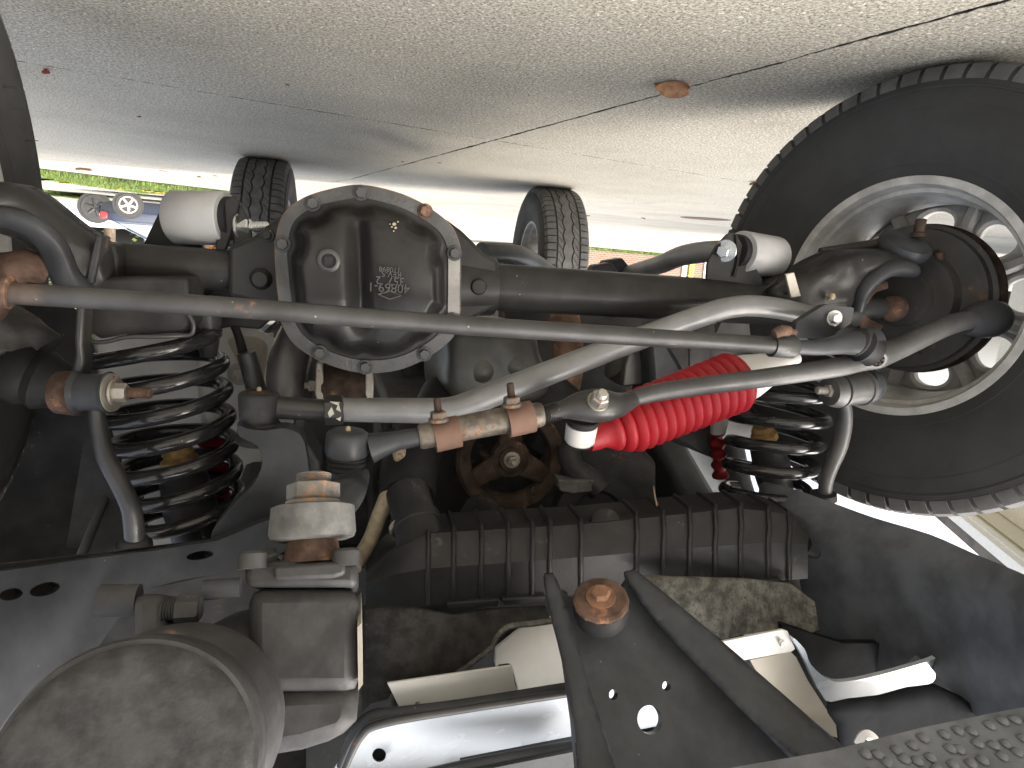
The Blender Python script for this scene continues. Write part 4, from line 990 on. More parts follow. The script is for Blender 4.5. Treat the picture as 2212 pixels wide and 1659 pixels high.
# ------------------------------------------------------------------ steering damper with red bellows
dmp = empty('steering_damper', P(1450, 890, -.13), VEH, 'steering damper with bright red ribbed rubber boot and white ends')
A0, A1 = P(1268, 950, -.14), P(1592, 823, -.10)
L_ = np.linalg.norm(A1 - A0); s0, s1 = S(1268, 950, -.14), S(1592, 823, -.10)
prof = [(0, 26 * s0), (.012, 30 * s0), (.022, 30 * s0)]
nr = 15
for k in range(nr):
    f0 = .032 + (L_ - .036) * k / nr; pt = (L_ - .036) / nr; sc_ = s0 + (s1 - s0) * k / nr
    R1 = (48 if k == 0 else 60 if k == 1 else 68) * sc_
    prof += [(f0, R1 * .80), (f0 + pt * .12, R1 * .87), (f0 + pt * .38, R1 * .965), (f0 + pt * .62, R1), (f0 + pt * .86, R1 * .95), (f0 + pt * .97, R1 * .82)]
prof.append((L_, 60 * s1)); prof.append((L_, 20 * s1))
obj('boot', lathe(A0, A1 - A0, prof, 48), MAT['red_boot'], dmp, 'bright red ribbed rubber bellows', smooth=50)
obj('white_body', lathe(A0 + (A1 - A0) * .5, A1 - A0, [(0, 40 * s1), (L_ * .5, 52 * s1), (L_ * .58, 50 * s1), (L_ * .80, 30 * s1), (L_ * .85, 18 * s1), (L_ * .95, 14 * s1)], 36), MAT['white_damper'], dmp)
s = S(1258, 940, -.17); e0 = P(1257, 917, -.172); ea = P(1251, 960, -.165) - e0
obj('end_ring', lathe(e0, ea, [(0, 24 * s), (0, 33 * s), (3 * s, 34 * s), (38 * s, 33 * s), (42 * s, 30 * s), (42 * s, 10 * s)], 36), MAT['white_damper'], dmp)
obj('end_bushing', lathe(e0 - unit(ea) * 18 * s, ea, [(0, 38 * s), (6 * s, 34 * s), (12 * s, 36 * s), (18 * s, 30 * s), (64 * s, 30 * s), (66 * s, 20 * s)], 28), MAT['rubber'], dmp)

# ------------------------------------------------------------------ coil springs, bump stops, shock absorbers
def coil(p0, p1, r0, r1, wire, turns, ph=0.0, n=28, dead=.9):
    p0, p1 = np.asarray(p0), np.asarray(p1); axd = unit(p1 - p0); u, v = perp(axd); pts = []
    tot = int(turns * n)
    for i in range(tot + 1):
        k = i / n; f = i / tot
        # closed end turns: pitch eases in and out
        e = min(1, k / dead) ** 2 if k < dead else 1
        h = f
        if k < dead: h = (k / turns) * (.45 + .55 * k / dead)
        if turns - k < dead: h = 1 - ((turns - k) / turns) * (.45 + .55 * (turns - k) / dead)
        a = ph + 2 * math.pi * k; r = r0 + (r1 - r0) * f
        if k < .8: r *= .90 + .10 * k / .8
        pts.append(p0 + (p1 - p0) * h + r * (math.cos(a) * u + math.sin(a) * v))
    return tube(pts, wire, 12)
spL = obj('coil_spring', coil(P(332, 716, .0), P(412, 1150, .0), .079, .071, .0102, 7.6, 2.4), MAT['spring_black'], VEH, 'tall glossy black coil spring at the left')
spR = obj('coil_spring', coil(P(1700, 800, .02), P(1650, 1075, .0), .080, .068, .0103, 5.4, .5), MAT['spring_black'], VEH, 'glossy black coil spring beside the right front tyre')
# spring seats
seat = empty('spring_seat', P(330, 720, 0), VEH, 'pressed steel spring seat on the left axle tube')
obj('seat_rim', T([(178, 690, -.10, 5), (186, 722, -.10, 5), (200, 738, -.10, 5), (230, 738, -.10, 5), (275, 728, -.10, 5), (340, 727, -.10, 5), (395, 725, -.09, 5), (415, 720, -.09, 5), (418, 700, -.09, 5), (408, 680, -.09, 5)], 10, 4), MAT['steel_dark'], seat)
obj('seat_pan', prism(np.array([P(x, y, -.085) for x, y in ((185, 600), (190, 715), (215, 733), (280, 722), (400, 718), (412, 700), (405, 600))]), (0, .16, 0)), MAT['engine'], seat, bevel=.004)
obj('seat_tower', cyl(440, 640, -.0, 452, 770, -.0, [(0, 40), (.3, 34), (.8, 22), (1, 16)]), MAT['black_paint'], seat)
obj('axle_gap_backing', prism(np.array([P(x, y, .06) for x, y in ((405, 600), (560, 610), (600, 680), (560, 712), (500, 706), (430, 720))]), (0, .02, 0)), MAT['black_paint'], seat, bevel=.003)  # added dark plate closing the bright gap between axle tube and tie rod
seat2 = empty('spring_seat', P(1700, 780, 0), VEH, 'dark spring seat above the right coil spring')
obj('seat_pan', cyl(1700, 765, .0, 1698, 795, .0, [(0, 70), (.3, 96), (1, 98), (1, 60)]), MAT['black_paint'], seat2)
for px, py, q, Yq in ((392, 1000, 1.0, .0), (1655, 945, .72, .0)):
    s = S(px, py, Yq) * q
    bs_ = empty('bump_stop', P(px, py, Yq), VEH, 'yellowed foam bump stop inside the %s coil spring' % ('left' if px < 900 else 'right'))
    b0 = P(px - 10, py - 35 * q, Yq); d_ = P(px + 20, py + 100, Yq) - b0
    obj('foam', lathe(b0, d_, [(0, 12 * s), (2 * s, 26 * s), (14 * s, 33 * s), (20 * s, 27 * s), (28 * s, 38 * s), (44 * s, 40 * s), (50 * s, 32 * s), (62 * s, 34 * s)], 24), MAT['foam'], bs_)
    obj('cup', lathe(b0, d_, [(55 * s, 36 * s), (58 * s, 48 * s), (120 * s, 52 * s), (128 * s, 56 * s), (190 * s, 52 * s), (240 * s, 46 * s)], 28), MAT['plastic_black'], bs_)
sh = empty('shock_absorber', P(445, 1030, .08), VEH, 'shock absorber with dark red boot behind the left spring')
obj('boot', cyl(462, 930, .10, 470, 1160, .10, [(f, 30 + 4 * math.cos(f * 60)) for f in np.linspace(0, 1, 60)]), MAT['red_dim'], sh)
obj('tube', cyl(440, 700, .10, 462, 935, .10, [(0, 22), (.9, 24), (1, 30)]), MAT['white_damper'], sh)
sh = empty('shock_absorber', P(1550, 930, .08), VEH, 'shock absorber with red boot left of the right spring')
obj('boot', cyl(1548, 935, .09, 1556, 1030, .09, [(f, 15 + 3 * math.cos(f * 26)) for f in np.linspace(0, 1, 40)]), MAT['red_dim'], sh)
obj('tube', cyl(1590, 690, .09, 1550, 938, .09, [(0, 26), (.2, 40), (.5, 42), (.75, 34), (.78, 22), (1, 16)]), MAT['grey_light'], sh)

# ------------------------------------------------------------------ sway bar links
sl = empty('sway_bar_link', P(210, 850, -.14), VEH, 'bent dark sway bar link with rusty bolt beside the left spring')
obj('strap', prism(np.array([P(x, y, -.13) for x, y in ((163, 660), (182, 660), (178, 745), (182, 780), (178, 810), (165, 826), (140, 826), (158, 790), (162, 765), (160, 730))]), (0, .028, 0)), MAT['steel_dark'], sl, bevel=.003)
obj('eye', cyl(130, 848, -.125, 172, 850, -.13, [(0, 30), (0, 46), (.6, 48), (1, 48), (1, 30)], 32), MAT['rust'], sl)
obj('bushing', cyl(165, 848, -.14, 238, 848, -.145, [(0, 44), (.02, 47), (.1, 44), (.16, 40), (.9, 41), (.92, 44), (1, 46), (1, 30)], 40), MAT['frame_black'], sl)
obj('washer', cyl(236, 848, -.145, 244, 848, -.146, [(0, 30), (0, 42), (1, 41), (1, 20)], 36), MAT['zinc_old'], sl)
hexbolt(sl, P(244, 848, -.146), P(320, 849, -.15) - P(244, 848, -.146), 21 * S(250, 848, -.146), 'zinc_old', 1.35, h=.013, name='nut', rot=.4)
obj('bolt', screw(P(270, 848, -.147), P(325, 850, -.15) - P(270, 848, -.147), 54 * S(290, 848, -.147), 11.5 * S(290, 848, -.147), .0016), MAT['rust'], sl)
obj('rod', T([(208, 880, -.145, 16), (214, 930, -.145, 18), (228, 985, -.145, 19), (262, 1050, -.145, 19.5), (284, 1100, -.145, 20), (290, 1150, -.145, 20), (290, 1172, -.145, 20)], 20, 5), MAT['steel_dark'], sl)
obj('rod_bushing', cyl(290, 1160, -.145, 290, 1205, -.14, [(0, 20), (.1, 27), (.3, 32), (.34, 36), (1, 38), (1, 20)], 28), MAT['rubber'], sl)
sl = empty('sway_bar_link', P(1830, 870, -.10), VEH, 'bent grey sway bar link beside the right front tyre')
obj('bushing', cyl(1790, 846, -.10, 1866, 838, -.09, [(0, 18), (0, 30), (.10, 34), (.22, 37), (.24, 32), (.27, 32), (.29, 37), (.36, 37), (.38, 34), (.9, 35), (.92, 38), (1, 38), (1, 20)], 36), MAT['drag_steel'], sl)
hexbolt(sl, P(1803, 845, -.10), P(1740, 842, -.10) - P(1803, 845, -.10), 15 * S(1790, 845, -.1), 'zinc_old', 1.4, h=.012, stub=.018, name='nut')
obj('eye', T([(1858, 828, -.085, 36), (1870, 836, -.08, 42), (1880, 846, -.075, 30)], 20, 2), MAT['frame_black'], sl)
obj('rod', T([(1822, 866, -.095, 14), (1825, 905, -.095, 16), (1815, 960, -.095, 16.5), (1795, 1010, -.095, 15), (1785, 1040, -.095, 14.5), (1782, 1066, -.095, 14.5)], 18, 5), MAT['drag_steel'], sl)
obj('rod_bushing', cyl(1778, 1064, -.095, 1778, 1082, -.095, [(0, 20), (.1, 27), (.8, 28), (1, 22)], 24), MAT['rubber'], sl)

# ------------------------------------------------------------------ track bar bracket on the frame
tbk = obj('track_bar_bracket', plate(smooth_loop([(516, 918), (530, 925), (570, 930), (615, 925), (650, 940), (664, 985), (668, 1060), (640, 1130), (560, 1150), (455, 1165), (500, 1095), (548, 1045), (566, 1000), (556, 965), (520, 945), (512, 930)], 3), [], lambda x, y: P(x, y, -.125 + .0001 * (x - 560)), (0, .03, 0), 0), MAT['frame_black'], VEH, 'black curved plate carrying the track bar joint', bevel=.006)
obj('bracket_side', prism(np.array([P(x, y, -.10) for x, y in ((625, 930), (655, 945), (690, 1000), (690, 1110), (640, 1120), (640, 1000))]), (0, .08, 0)), MAT['frame_black'], tbk, bevel=.004)
obj('boot', lathe(c0 + UPZ * 84 * S(560, 880, -.09), UPZ, [(0, .022), (.006, .028), (.012, .030), (.018, .026)], 28), MAT['rubber'], tbk)

# ------------------------------------------------------------------ steering gearbox, sector shaft, pitman arm
gb = empty('steering_gearbox', P(650, 1350, -.4), VEH, 'cast grey steering gearbox with round end cap in the lower left corner')
SX = P(676, 1130, -.375); SR = unit(ray(676, 1130)); SA = unit(UPZ - (UPZ @ SR) * SR)
SA = unit(SA - SR * .10)
def zz(py): return (PP(676, py, SX, SR) - SX) @ SA
def col(nm, prof, m, lab=None, par=None, n=36): return obj(nm, lathe(SX, SA, [(zz(y), r * S(676, y, -.375)) for y, r in prof], n), MAT[m], par or gb, lab)
prof = [(1020, 30)]
for k in range(6): prof += [(1022 + k * 4, 36), (1024 + k * 4, 39)]
prof += [(1046, 38), (1046, 5)]
col('shaft_thread', prof, 'rust_shaft')
obj('shaft_nut', hexa(SX + SA * zz(1044), SA, 58 * S(676, 1060, -.375), zz(1082) - zz(1044), .1, ch=.15), MAT['rust_shaft'], gb, 'large nut half rusted on the steering shaft', bevel=.001)
col('lock_washer', [(1082, 30), (1082, 58), (1092, 59), (1092, 30)], 'rust_shaft')
col('shaft_spline', [(1160, 40), (1166, 52), (1182, 54), (1205, 60), (1215, 62), (1215, 10)], 'rust')
pa = obj('pitman_arm', lathe(SX, SA, [(zz(1092), 20 * .0004), (zz(1092), .0325), (zz(1096), .0365), (zz(1152), .038), (zz(1163), .036), (zz(1168), .03)], 40), MAT['cast_light'], VEH, 'grey pitman arm hub under the big steering nut', smooth=35)
pe = P(758, 1012, -.2)
obj('arm', tube([SX, SX * .6 + pe * .4 - XX * .010, (pe[0], -.235, pe[2] + .010), (pe[0], pe[1], pe[2] + .008)], [.026, .022, .019, .022], 16, 4, .75, up=UPZ), MAT['frame_black'], pa)
# box body
GN = unit(ray(650, 1300) - XX * .10 + UPZ * .05)
def gbx(nm, x0, x1, y0, y1, Yf, dep, m='cast_grey', bev=.006, par=None):
    o_ = P(650, 1300, Yf); q = np.array([PP(x, y, o_, GN) for x, y in ((x0, y0), (x1, y0), (x1, y1), (x0, y1))])
    return obj(nm, prism(q, GN * dep), MAT[m], par or gb, bevel=bev)
gbx('cover_plate', 527, 772, 1210, 1268, -.43, .12)
gbx('housing', 533, 776, 1270, 1500, -.428, .13, bev=.012)
obj('housing_lower', prism(np.array([PP(x, y, P(650, 1300, -.425), GN) for x, y in ((545, 1490), (778, 1480), (770, 1560), (745, 1595), (650, 1625), (560, 1640), (500, 1600))]), GN * .12), MAT['cast_grey'], gb, bevel=.014)
obj('plate_step', prism(np.array([PP(x, y, P(650, 1300, -.438), GN) for x, y in ((590, 1222), (745, 1212), (746, 1240), (720, 1248), (592, 1252))]), GN * .03), MAT['cast_grey'], gb, bevel=.003)
for x, y in ((545, 1203), (748, 1196)):
    obj('cover_boss', lathe(P(x, y + 26, -.415), -SA, [(0, .012), (.012, .0115), (.0145, .009)], 20), MAT['cast_grey'], gb)
hexbolt(gb, P(575, 1222, -.40), -UPZ, .010, 'steel_dark', 1.3)
obj('label_sticker', prism(np.array([PP(x, y, P(650, 1300, -.4315), GN) for x, y in ((772, 1355), (781, 1345), (784, 1478), (774, 1492))]), (0, .05, 0)), MAT['label_white'], gb, smooth=0)
A_, B_ = P(268, 1672, -.655), P(435, 1535, -.45)
axg = B_ - A_; Lg = np.linalg.norm(axg)
obj('worm_housing', lathe(A_, axg, [(.002, .05), (.003, .0585), (.006, .060), (.040, .0605), (.046, .057), (.085, .0575), (.095, .062), (.115, .066), (.14, .0665), (.15, .062), (Lg, .060), (Lg + .05, .055)], 64), MAT['cast_grey'], gb)
obj('end_cap', lathe(A_, axg, [(-.0015, .0), (-.0015, .040), (-.001, .051), (.0005, .0548), (.004, .0572), (.0055, .05)], 64), MAT['end_face'], gb, 'round rough grey end face of the steering gearbox')
obj('housing_neck', tube([P(470, 1520, -.44), P(560, 1450, -.40), P(660, 1400, -.38)], [.056, .056, .045], 28, 3), MAT['cast_grey'], gb)
px_tube('pressure_pipe', [(215, 1298, -.44, 34), (300, 1296, -.44, 34)], 'cast_grey', 0, par=gb)
gbx('mount_lug', 282, 362, 1282, 1420, -.46, .10, bev=.008)
obj('mount_bolt', merge(screw(P(350, 1318, -.455), XX * -1, .028, .0085, .002), hexa(P(382, 1318, -.455) , XX * -1, .011, .016)), MAT['cast_grey'], gb)
px_tube('mount_bolt', [(440, 1275, -.42, 22), (520, 1268, -.42, 20)], 'frame_black', 0, par=gb)

# ------------------------------------------------------------------ frame rails
def rail(sg, name, label):
    sec = [(-.72, .535), (-.6, .556), (-.5, .585), (-.40, .622), (-.30, .66), (-.2, .70), (-.1, .735), (.0, .755), (.12, .76), (.3, .74), (.6, .66), (1.0, .60), (2.3, .60), (2.5, .66), (3.0, .68)]
    R = []
    for Y, zb in sec:
        i, o_ = .375, .455
        if Y < -.06: continue
        if sg < 0 and Y < .2: zb += .06
        r = []
        for x, z in ((i, zb + .018), (i + .005, zb + .005), (i + .018, zb), (o_ - .018, zb), (o_ - .005, zb + .005), (o_, zb + .018), (o_, zb + .115), (i, zb + .115)): r.append((sg * x, Y, z))
        R.append(np.array(r))
    return obj(name, rings(R), MAT['frame_black'], VEH, label, smooth=50)
frL = rail(1, 'frame_rail', 'black frame rail at the lower left')
frR = rail(-1, 'frame_rail', 'black frame rail sweeping to the lower right corner')
for x, y, r in ((22, 1281, 22), (95, 1272, 26)):
    pass
for x, y, a, b in ((28, 1282, 30, 13), (100, 1276, 40, 17), (430, 1176, 30, 9)):
    q = PZ(x, y, .0) if False else None
# stiffening plate over the left rail, with slots
def lrail(x, y): 
    Y = -.40 + (x / 470.) * .18 - max(0, (y - 1250)) * .0001
    return P(x, y, Y)
lp = obj('rail_plate', plate([(-60, 1242), (60, 1226), (200, 1206), (330, 1190), (470, 1168), (560, 1130), (640, 1105), (640, 1180), (560, 1215), (470, 1240), (330, 1270), (260, 1330), (210, 1400), (120, 1520), (40, 1659), (-60, 1659)],
      [circ(24, 1284, 26, 16, 13, -.2), circ(97, 1273, 34, 16, 14, -.25), circ(432, 1200, 30, 16, 9, -.15)], lrail, (.012, .012, .004), 60), MAT['frame_black'], VEH, 'black frame plate with oval slots at lower left', smooth=40)
obj('slot_backing', plate([(-60, 1262), (200, 1226), (470, 1188), (560, 1150), (640, 1125), (640, 1180), (470, 1240), (330, 1270), (210, 1400), (40, 1659), (-60, 1659)], [], lambda x, y: lrail(x, y) + np.array([0, .03, 0]), (0, .003, 0), 60), MAT['engine'], lp, smooth=40)  # added dark backing, keeps sky from showing through the slots
# inner flare of the right rail towards the bumper
def rrail(x, y):
    f = (x - 1640) / 570.; Y = -.06 - .40 * f
    e = 1050 + (x - 1640) * .30
    d = max(0, (y - e)) / 300.
    return P(x, y, Y + .04 * math.exp(-d * 9) - .02 * d)
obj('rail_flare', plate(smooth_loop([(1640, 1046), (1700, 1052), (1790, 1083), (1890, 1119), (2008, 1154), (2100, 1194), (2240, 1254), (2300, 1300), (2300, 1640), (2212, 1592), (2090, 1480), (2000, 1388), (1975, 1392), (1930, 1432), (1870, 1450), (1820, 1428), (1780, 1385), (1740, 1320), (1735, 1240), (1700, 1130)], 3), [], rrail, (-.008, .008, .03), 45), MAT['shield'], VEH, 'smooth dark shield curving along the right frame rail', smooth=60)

# ------------------------------------------------------------------ radiator bottom tank with ribs
rt = empty('radiator_tank', P(1250, 1210, -.18), VEH, 'black plastic radiator tank with raised ribs across the lower middle')
def rad_c(f): return P(790 + f * 955, 1222 - f * 66, -.19)
def sec_at(f, grow=0.0):
    # bottom corner line seen at the top of the tank, shoulder line, lower flange line
    x = 790 + f * 955
    top = np.interp(f, [0, .06, .14, .5, .84, .94, 1], [1232, 1180, 1142, 1122, 1088, 1098, 1130])
    sh_ = np.interp(f, [0, .06, .14, .5, .9, 1], [1262, 1242, 1228, 1203, 1172, 1176])
    lo = np.interp(f, [0, .14, .5, .9, 1], [1330, 1308, 1284, 1256, 1250])
    g = grow
    a = P(x, top - g * 7, -.13 ); b_ = P(x, top + 10 - g * 7, -.185 - g * .003); c_ = P(x, sh_, -.215 - g * .004); d_ = P(x, lo, -.212 - g * .004)
    e_ = d_ + np.array([0, .13, 0]); f_ = a + np.array([0, .05, .0])
    return np.array([a, b_, (b_ + c_) / 2 + FWD * .003, c_, (c_ + d_) / 2 + FWD * .0005, d_, e_, f_])
fs = np.linspace(0, 1, 60)
obj('tank_body', rings([sec_at(f) for f in fs]), MAT['plastic_black'], rt, smooth=28)
for x in (925, 980, 1040, 1098, 1150, 1188, 1255, 1375, 1433, 1490, 1545, 1600, 1660, 1705):
    f = (x - 790) / 955; w_ = .0062
    obj('rib', rings([sec_at(f - w_, 0), sec_at(f - w_ * .7, .6), sec_at(f - w_ * .25, .85), sec_at(f + w_ * .25, .85), sec_at(f + w_ * .7, .6), sec_at(f + w_, 0)]), MAT['plastic_black'], rt, smooth=50)
obj('drain_boss', lathe(P(1308, 1128, -.17), P(1308, 1122, -.18) - P(1308, 1165, -.17) + FWD * .02, [(-.01, .022), (.004, .020), (.007, .016), (.007, .0)], 24), MAT['plastic_black'], rt)
for x0, x1 in ((965, 1080), (1085, 1180), (1190, 1230), (1560, 1690)):
    obj('tank_lip', prism(np.array([P(x, np.interp((x - 790) / 955, [0, .14, .5, .9, 1], [1330, 1308, 1284, 1256, 1250]) + dy, -.22) for x, dy in ((x0, -2), (x1, -2), (x1 - 4, 12), (x0 + 4, 12))]), (0, .02, 0)), MAT['plastic_black'], rt, bevel=.002)
obj('tank_end', T([(1735, 1178, -.19, 22), (1757, 1192, -.19, 15), (1762, 1200, -.19, 10)], 12, 2), MAT['plastic_black'], rt)
obj('outlet', cyl(918, 1200, -.17, 880, 1062, -.08, [(0, 52), (.4, 50), (.42, 54), (.55, 54), (.57, 48), (1, 48)], 32), MAT['plastic_black'], rt)
obj('hose_clamp', cyl(898, 1136, -.125, 895, 1126, -.12, [(0, 53), (0, 56), (1, 56), (1, 53)], 32), MAT['cable'], rt)
obj('core', box((P(1260, 1240, -.15) + np.array([0, .0, .22])), .52, .04, .42), MAT['engine'], rt, smooth=0)

hs = obj('radiator_hose', T([(880, 1075, -.07, 60), (885, 1010, -.02, 62), (905, 950, .05, 56), (930, 900, .12, 46), (950, 850, .2, 40)], 24, 5), MAT['hose'], VEH, 'thick black lower radiator hose')
hs = obj('coolant_pipe', T([(765, 1225, -.14, 17), (800, 1165, -.1, 17), (822, 1110, -.08, 18), (850, 1040, -.06, 18), (865, 1000, -.05, 17), (862, 972, -.04, 15)], 16, 5), MAT['cable'], VEH, 'tan stained pipe curving beside the hose')
obj('power_steering_hose', T([(545, 830, .10, 14), (530, 780, .10, 11), (515, 725, .10, 9), (500, 690, .10, 9)], 14, 4), MAT['rubber'], VEH, 'black brake hose hanging behind the track bar joint')
obj('hose_sheath', T([(556, 850, .08, 21), (532, 762, .08, 20)], 18), MAT['drag_steel'], VEH, 'grey sheath over the brake hose')

# ------------------------------------------------------------------ engine bottom, pulleys, oil pan, exhaust
en = empty('engine', (0, .5, .75), VEH, 'dark oily underside of the engine with rusty pulley and oil pan')
obj('block', box((.02, .50, .86), .42, .62, .36), MAT['engine'], en, bevel=.02)
obj('timing_cover', prism(np.array([P(x, y, .16) for x, y in ((960, 850), (1010, 800), (1200, 800), (1300, 880), (1420, 1000), (1420, 1180), (930, 1180), (920, 1000))]), (0, .06, 0)), MAT['engine'], en, bevel=.01)
pan = []
for f, k, dz in ((0, .78, 0), (.18, .96, .0), (.6, 1, 0), (1, 1, 0)):
    pass
oc = P(1085, 790, .16)
ps = smooth_loop([(965, 700), (1050, 690), (1150, 715), (1172, 760), (1188, 800), (1182, 860), (1100, 885), (1000, 880), (955, 850), (945, 770)], 4)
pr = np.array([P(x, y, .16) for x, y in ps]); pm_ = pr.mean(0)
op_ = rings([pm_ + (pr - pm_) * .30 + FWD * .037, pm_ + (pr - pm_) * .55 + FWD * .035, pm_ + (pr - pm_) * .7 + FWD * .032, pm_ + (pr - pm_) * .85 + FWD * .028, pm_ + (pr - pm_) * 1.0 + FWD * .0, pm_ + (pr - pm_) * 1.03 - FWD * .2, pm_ + (pr - pm_) * 1.0 - FWD * .3 + UPZ * .1])
obj('oil_pan', lumpy(op_, .010, 16), MAT['oil_pan'], en, 'dented grey oil pan behind the differential', smooth=180, sub=2)
for x, y, r in ((1040, 800, 40), (1115, 790, 34), (1160, 815, 22)):
    obj('pan_bulge', lathe(P(x, y, .135), FWD, [(-.02, r * .0008), (.0, r * .00072), (.008, r * .0005), (.010, 0.0)], 20), MAT['oil_pan'], en, smooth=80)
obj('exhaust_pipe', T([(1215, 640, .35, 30), (1222, 700, .30, 32), (1228, 780, .26, 34), (1215, 850, .24, 34)], 20, 4), MAT['exhaust'], en, 'rust brown exhaust pipe')
obj('exhaust_band', T([(1196, 690, .29, 20), (1202, 720, .28, 20)], 16), MAT['rust'], en)
obj('starter', cyl(1370, 800, .22, 1330, 775, .22, [(0, 40), (.3, 44), (.9, 44), (1, 30)]), MAT['oil_pan'], en)
obj('pump_flange', prism(np.array([P(x, y, .14) for x, y in ((1360, 760), (1385, 755), (1400, 790), (1395, 830), (1345, 835), (1350, 790))]), (0, .02, 0)), MAT['oil_pan'], en, bevel=.003)
obj('motor_mount', prism(np.array([P(x, y, .1) for x, y in ((1400, 740), (1440, 730), (1480, 800), (1560, 840), (1560, 1000), (1440, 950), (1410, 870))]), (0, .1, 0)), MAT['frame_black'], en, bevel=.01)
# big three-spoke pulley
pc_ = P(1103, 990, .08); s = S(1103, 990, .08); pax = unit(np.array([.03, -1, -.08]))
obj('pulley', lathe(pc_, pax, [(-.02, 96 * s), (-.02, 116 * s), (-.014, 119 * s), (-.006, 110 * s), (.0, 119 * s), (.006, 118 * s), (.009, 112 * s), (.007, 98 * s), (.004, 90 * s), (-.004, 86 * s), (-.02, 84 * s), (-.02, 96 * s)], 64, cap=False), MAT['rust_dark'], en, 'rusty three-spoke pulley')
u, v = perp(pax)
for t in (math.radians(-92), math.radians(28), math.radians(152)):
    ev = unit(CR * math.cos(t) - CU * math.sin(t)); ev = unit(ev - (ev @ pax) * pax); fv = np.cross(pax, ev)
    a = pc_ + pax * .004
    pts = np.array([a + fv * 30 * s + ev * 5 * s, a + fv * 20 * s + ev * 92 * s, a - fv * 20 * s + ev * 92 * s, a - fv * 30 * s + ev * 5 * s])
    obj('spoke', prism(pts, -pax * .012), MAT['rust_dark'], en, bevel=.004)
obj('hub', lathe(pc_ - pax * .008, pax, [(0, 44 * s), (.013, 40 * s), (.016, 28 * s), (.020, 26 * s), (.020, 5 * s)], 32), MAT['rust_dark'], en)
hexbolt(en, pc_ + pax * .011, pax, 12 * s, 'zinc_old', 1.5, h=.012, stub=.006, name='pulley_bolt')
obj('pulley', lathe(P(1290, 1120, .02), (0, -1, -.25), [(-.03, 95 * s), (0, 95 * s), (.004, 88 * s), (.004, 60 * s), (-.005, 55 * s), (-.006, 2 * s)], 40), MAT['rubber'], en)
obj('pump_bracket', T([(1225, 960, .06, 24), (1240, 1010, .05, 26), (1280, 1040, .04, 28), (1300, 1060, .03, 26)], 12, 3), MAT['cast_grey'], en)
obj('pump_bracket', prism(np.array([P(x, y, .02) for x, y in ((1205, 1035), (1230, 1040), (1295, 1035), (1298, 1060), (1240, 1068), (1210, 1062))]), (0, .03, 0)), MAT['cast_light'], en, bevel=.003)
obj('pipe_elbow', T([(1150, 940, .14, 30), (1190, 970, .14, 26), (1180, 1010, .14, 24)], 14, 3), MAT['cast_grey'], en)
obj('water_pump', cyl(1035, 1160, -.02, 1040, 1100, .05, [(0, 60), (.5, 52), (1, 40)]), MAT['engine'], en)
# upper control arm joint behind the differential
uj = empty('upper_arm_joint', P(750, 830, .05), VEH, 'bushing with two grey washers under the differential')
obj('bushing', cyl(696, 830, .03, 795, 832, .03, [(0, 30), (0, 44), (.1, 46), (.12, 42), (.4, 43), (.9, 42), (1, 40)], 32), MAT['rust_dark'], uj)
for x in (686, 794):
    obj('plate', prism(np.array([P(x + a, y, .0) for a, y in ((-2, 782), (10, 786), (14, 830), (12, 872), (2, 876), (-6, 850), (-4, 800))]), (0, .06, 0)), MAT['zinc_old'], uj, bevel=.002)
hexbolt(uj, P(688, 834, .03), XX, .009, 'zinc_old', 1.4, h=.012, stub=.006)
obj('arm', T([(800, 800, .03, 12), (825, 850, .06, 12), (835, 920, .1, 12)], 12, 3), MAT['drag_steel'], uj)
obj('lower_arm', tube([P(650, 700, .08), P(620, 790, .06), P(618, 900, .04)], [.030, .036, .030], 20, 4, .8), MAT['drag_steel'], uj)

# ------------------------------------------------------------------ painted inner panels, felt, centre bracket
ip = empty('inner_fender', P(560, 850, .28), VEH, 'pale inner fender panel behind the left spring')
obj('panel', plate(rounded([(475, 700), (560, 712), (640, 760), (640, 1010), (520, 1060), (480, 1250), (230, 1250), (200, 700)], 20), [rounded([(487, 735), (510, 725), (560, 728), (580, 745), (570, 820), (548, 870), (520, 800)], 12)], lambda x, y: P(x, y, .22), (0, .006, 0)), MAT['panel_beige'], ip)
obj('access_cover', prism(np.array([P(x, y, .235) for x, y in ((480, 720), (590, 720), (590, 880), (480, 880))]), (0, .006, 0)), MAT['panel_rusty'], ip, smooth=0)
hexbolt(ip, P(516, 808, .218), FWD, .010, 'zinc_old', 1.9)
ip2 = empty('inner_fender', P(1560, 850, .3), VEH, 'pale inner fender panel behind the right spring')
obj('panel', prism(np.array([P(x, y, .25) for x, y in ((1490, 735), (1620, 730), (1700, 760), (1690, 900), (1600, 960), (1560, 960), (1490, 900))]), (0, .006, 0)), MAT['drag_steel'], ip2, smooth=0)
obj('gap_backing', prism(np.array([P(x, y, .52) for x, y in ((1080, 655), (1330, 664), (1580, 684), (1580, 940), (1080, 900))]), (0, .02, 0)), MAT['engine'], ip2, smooth=0)  # added dark sheet covering the bright opening behind axle and tie rod

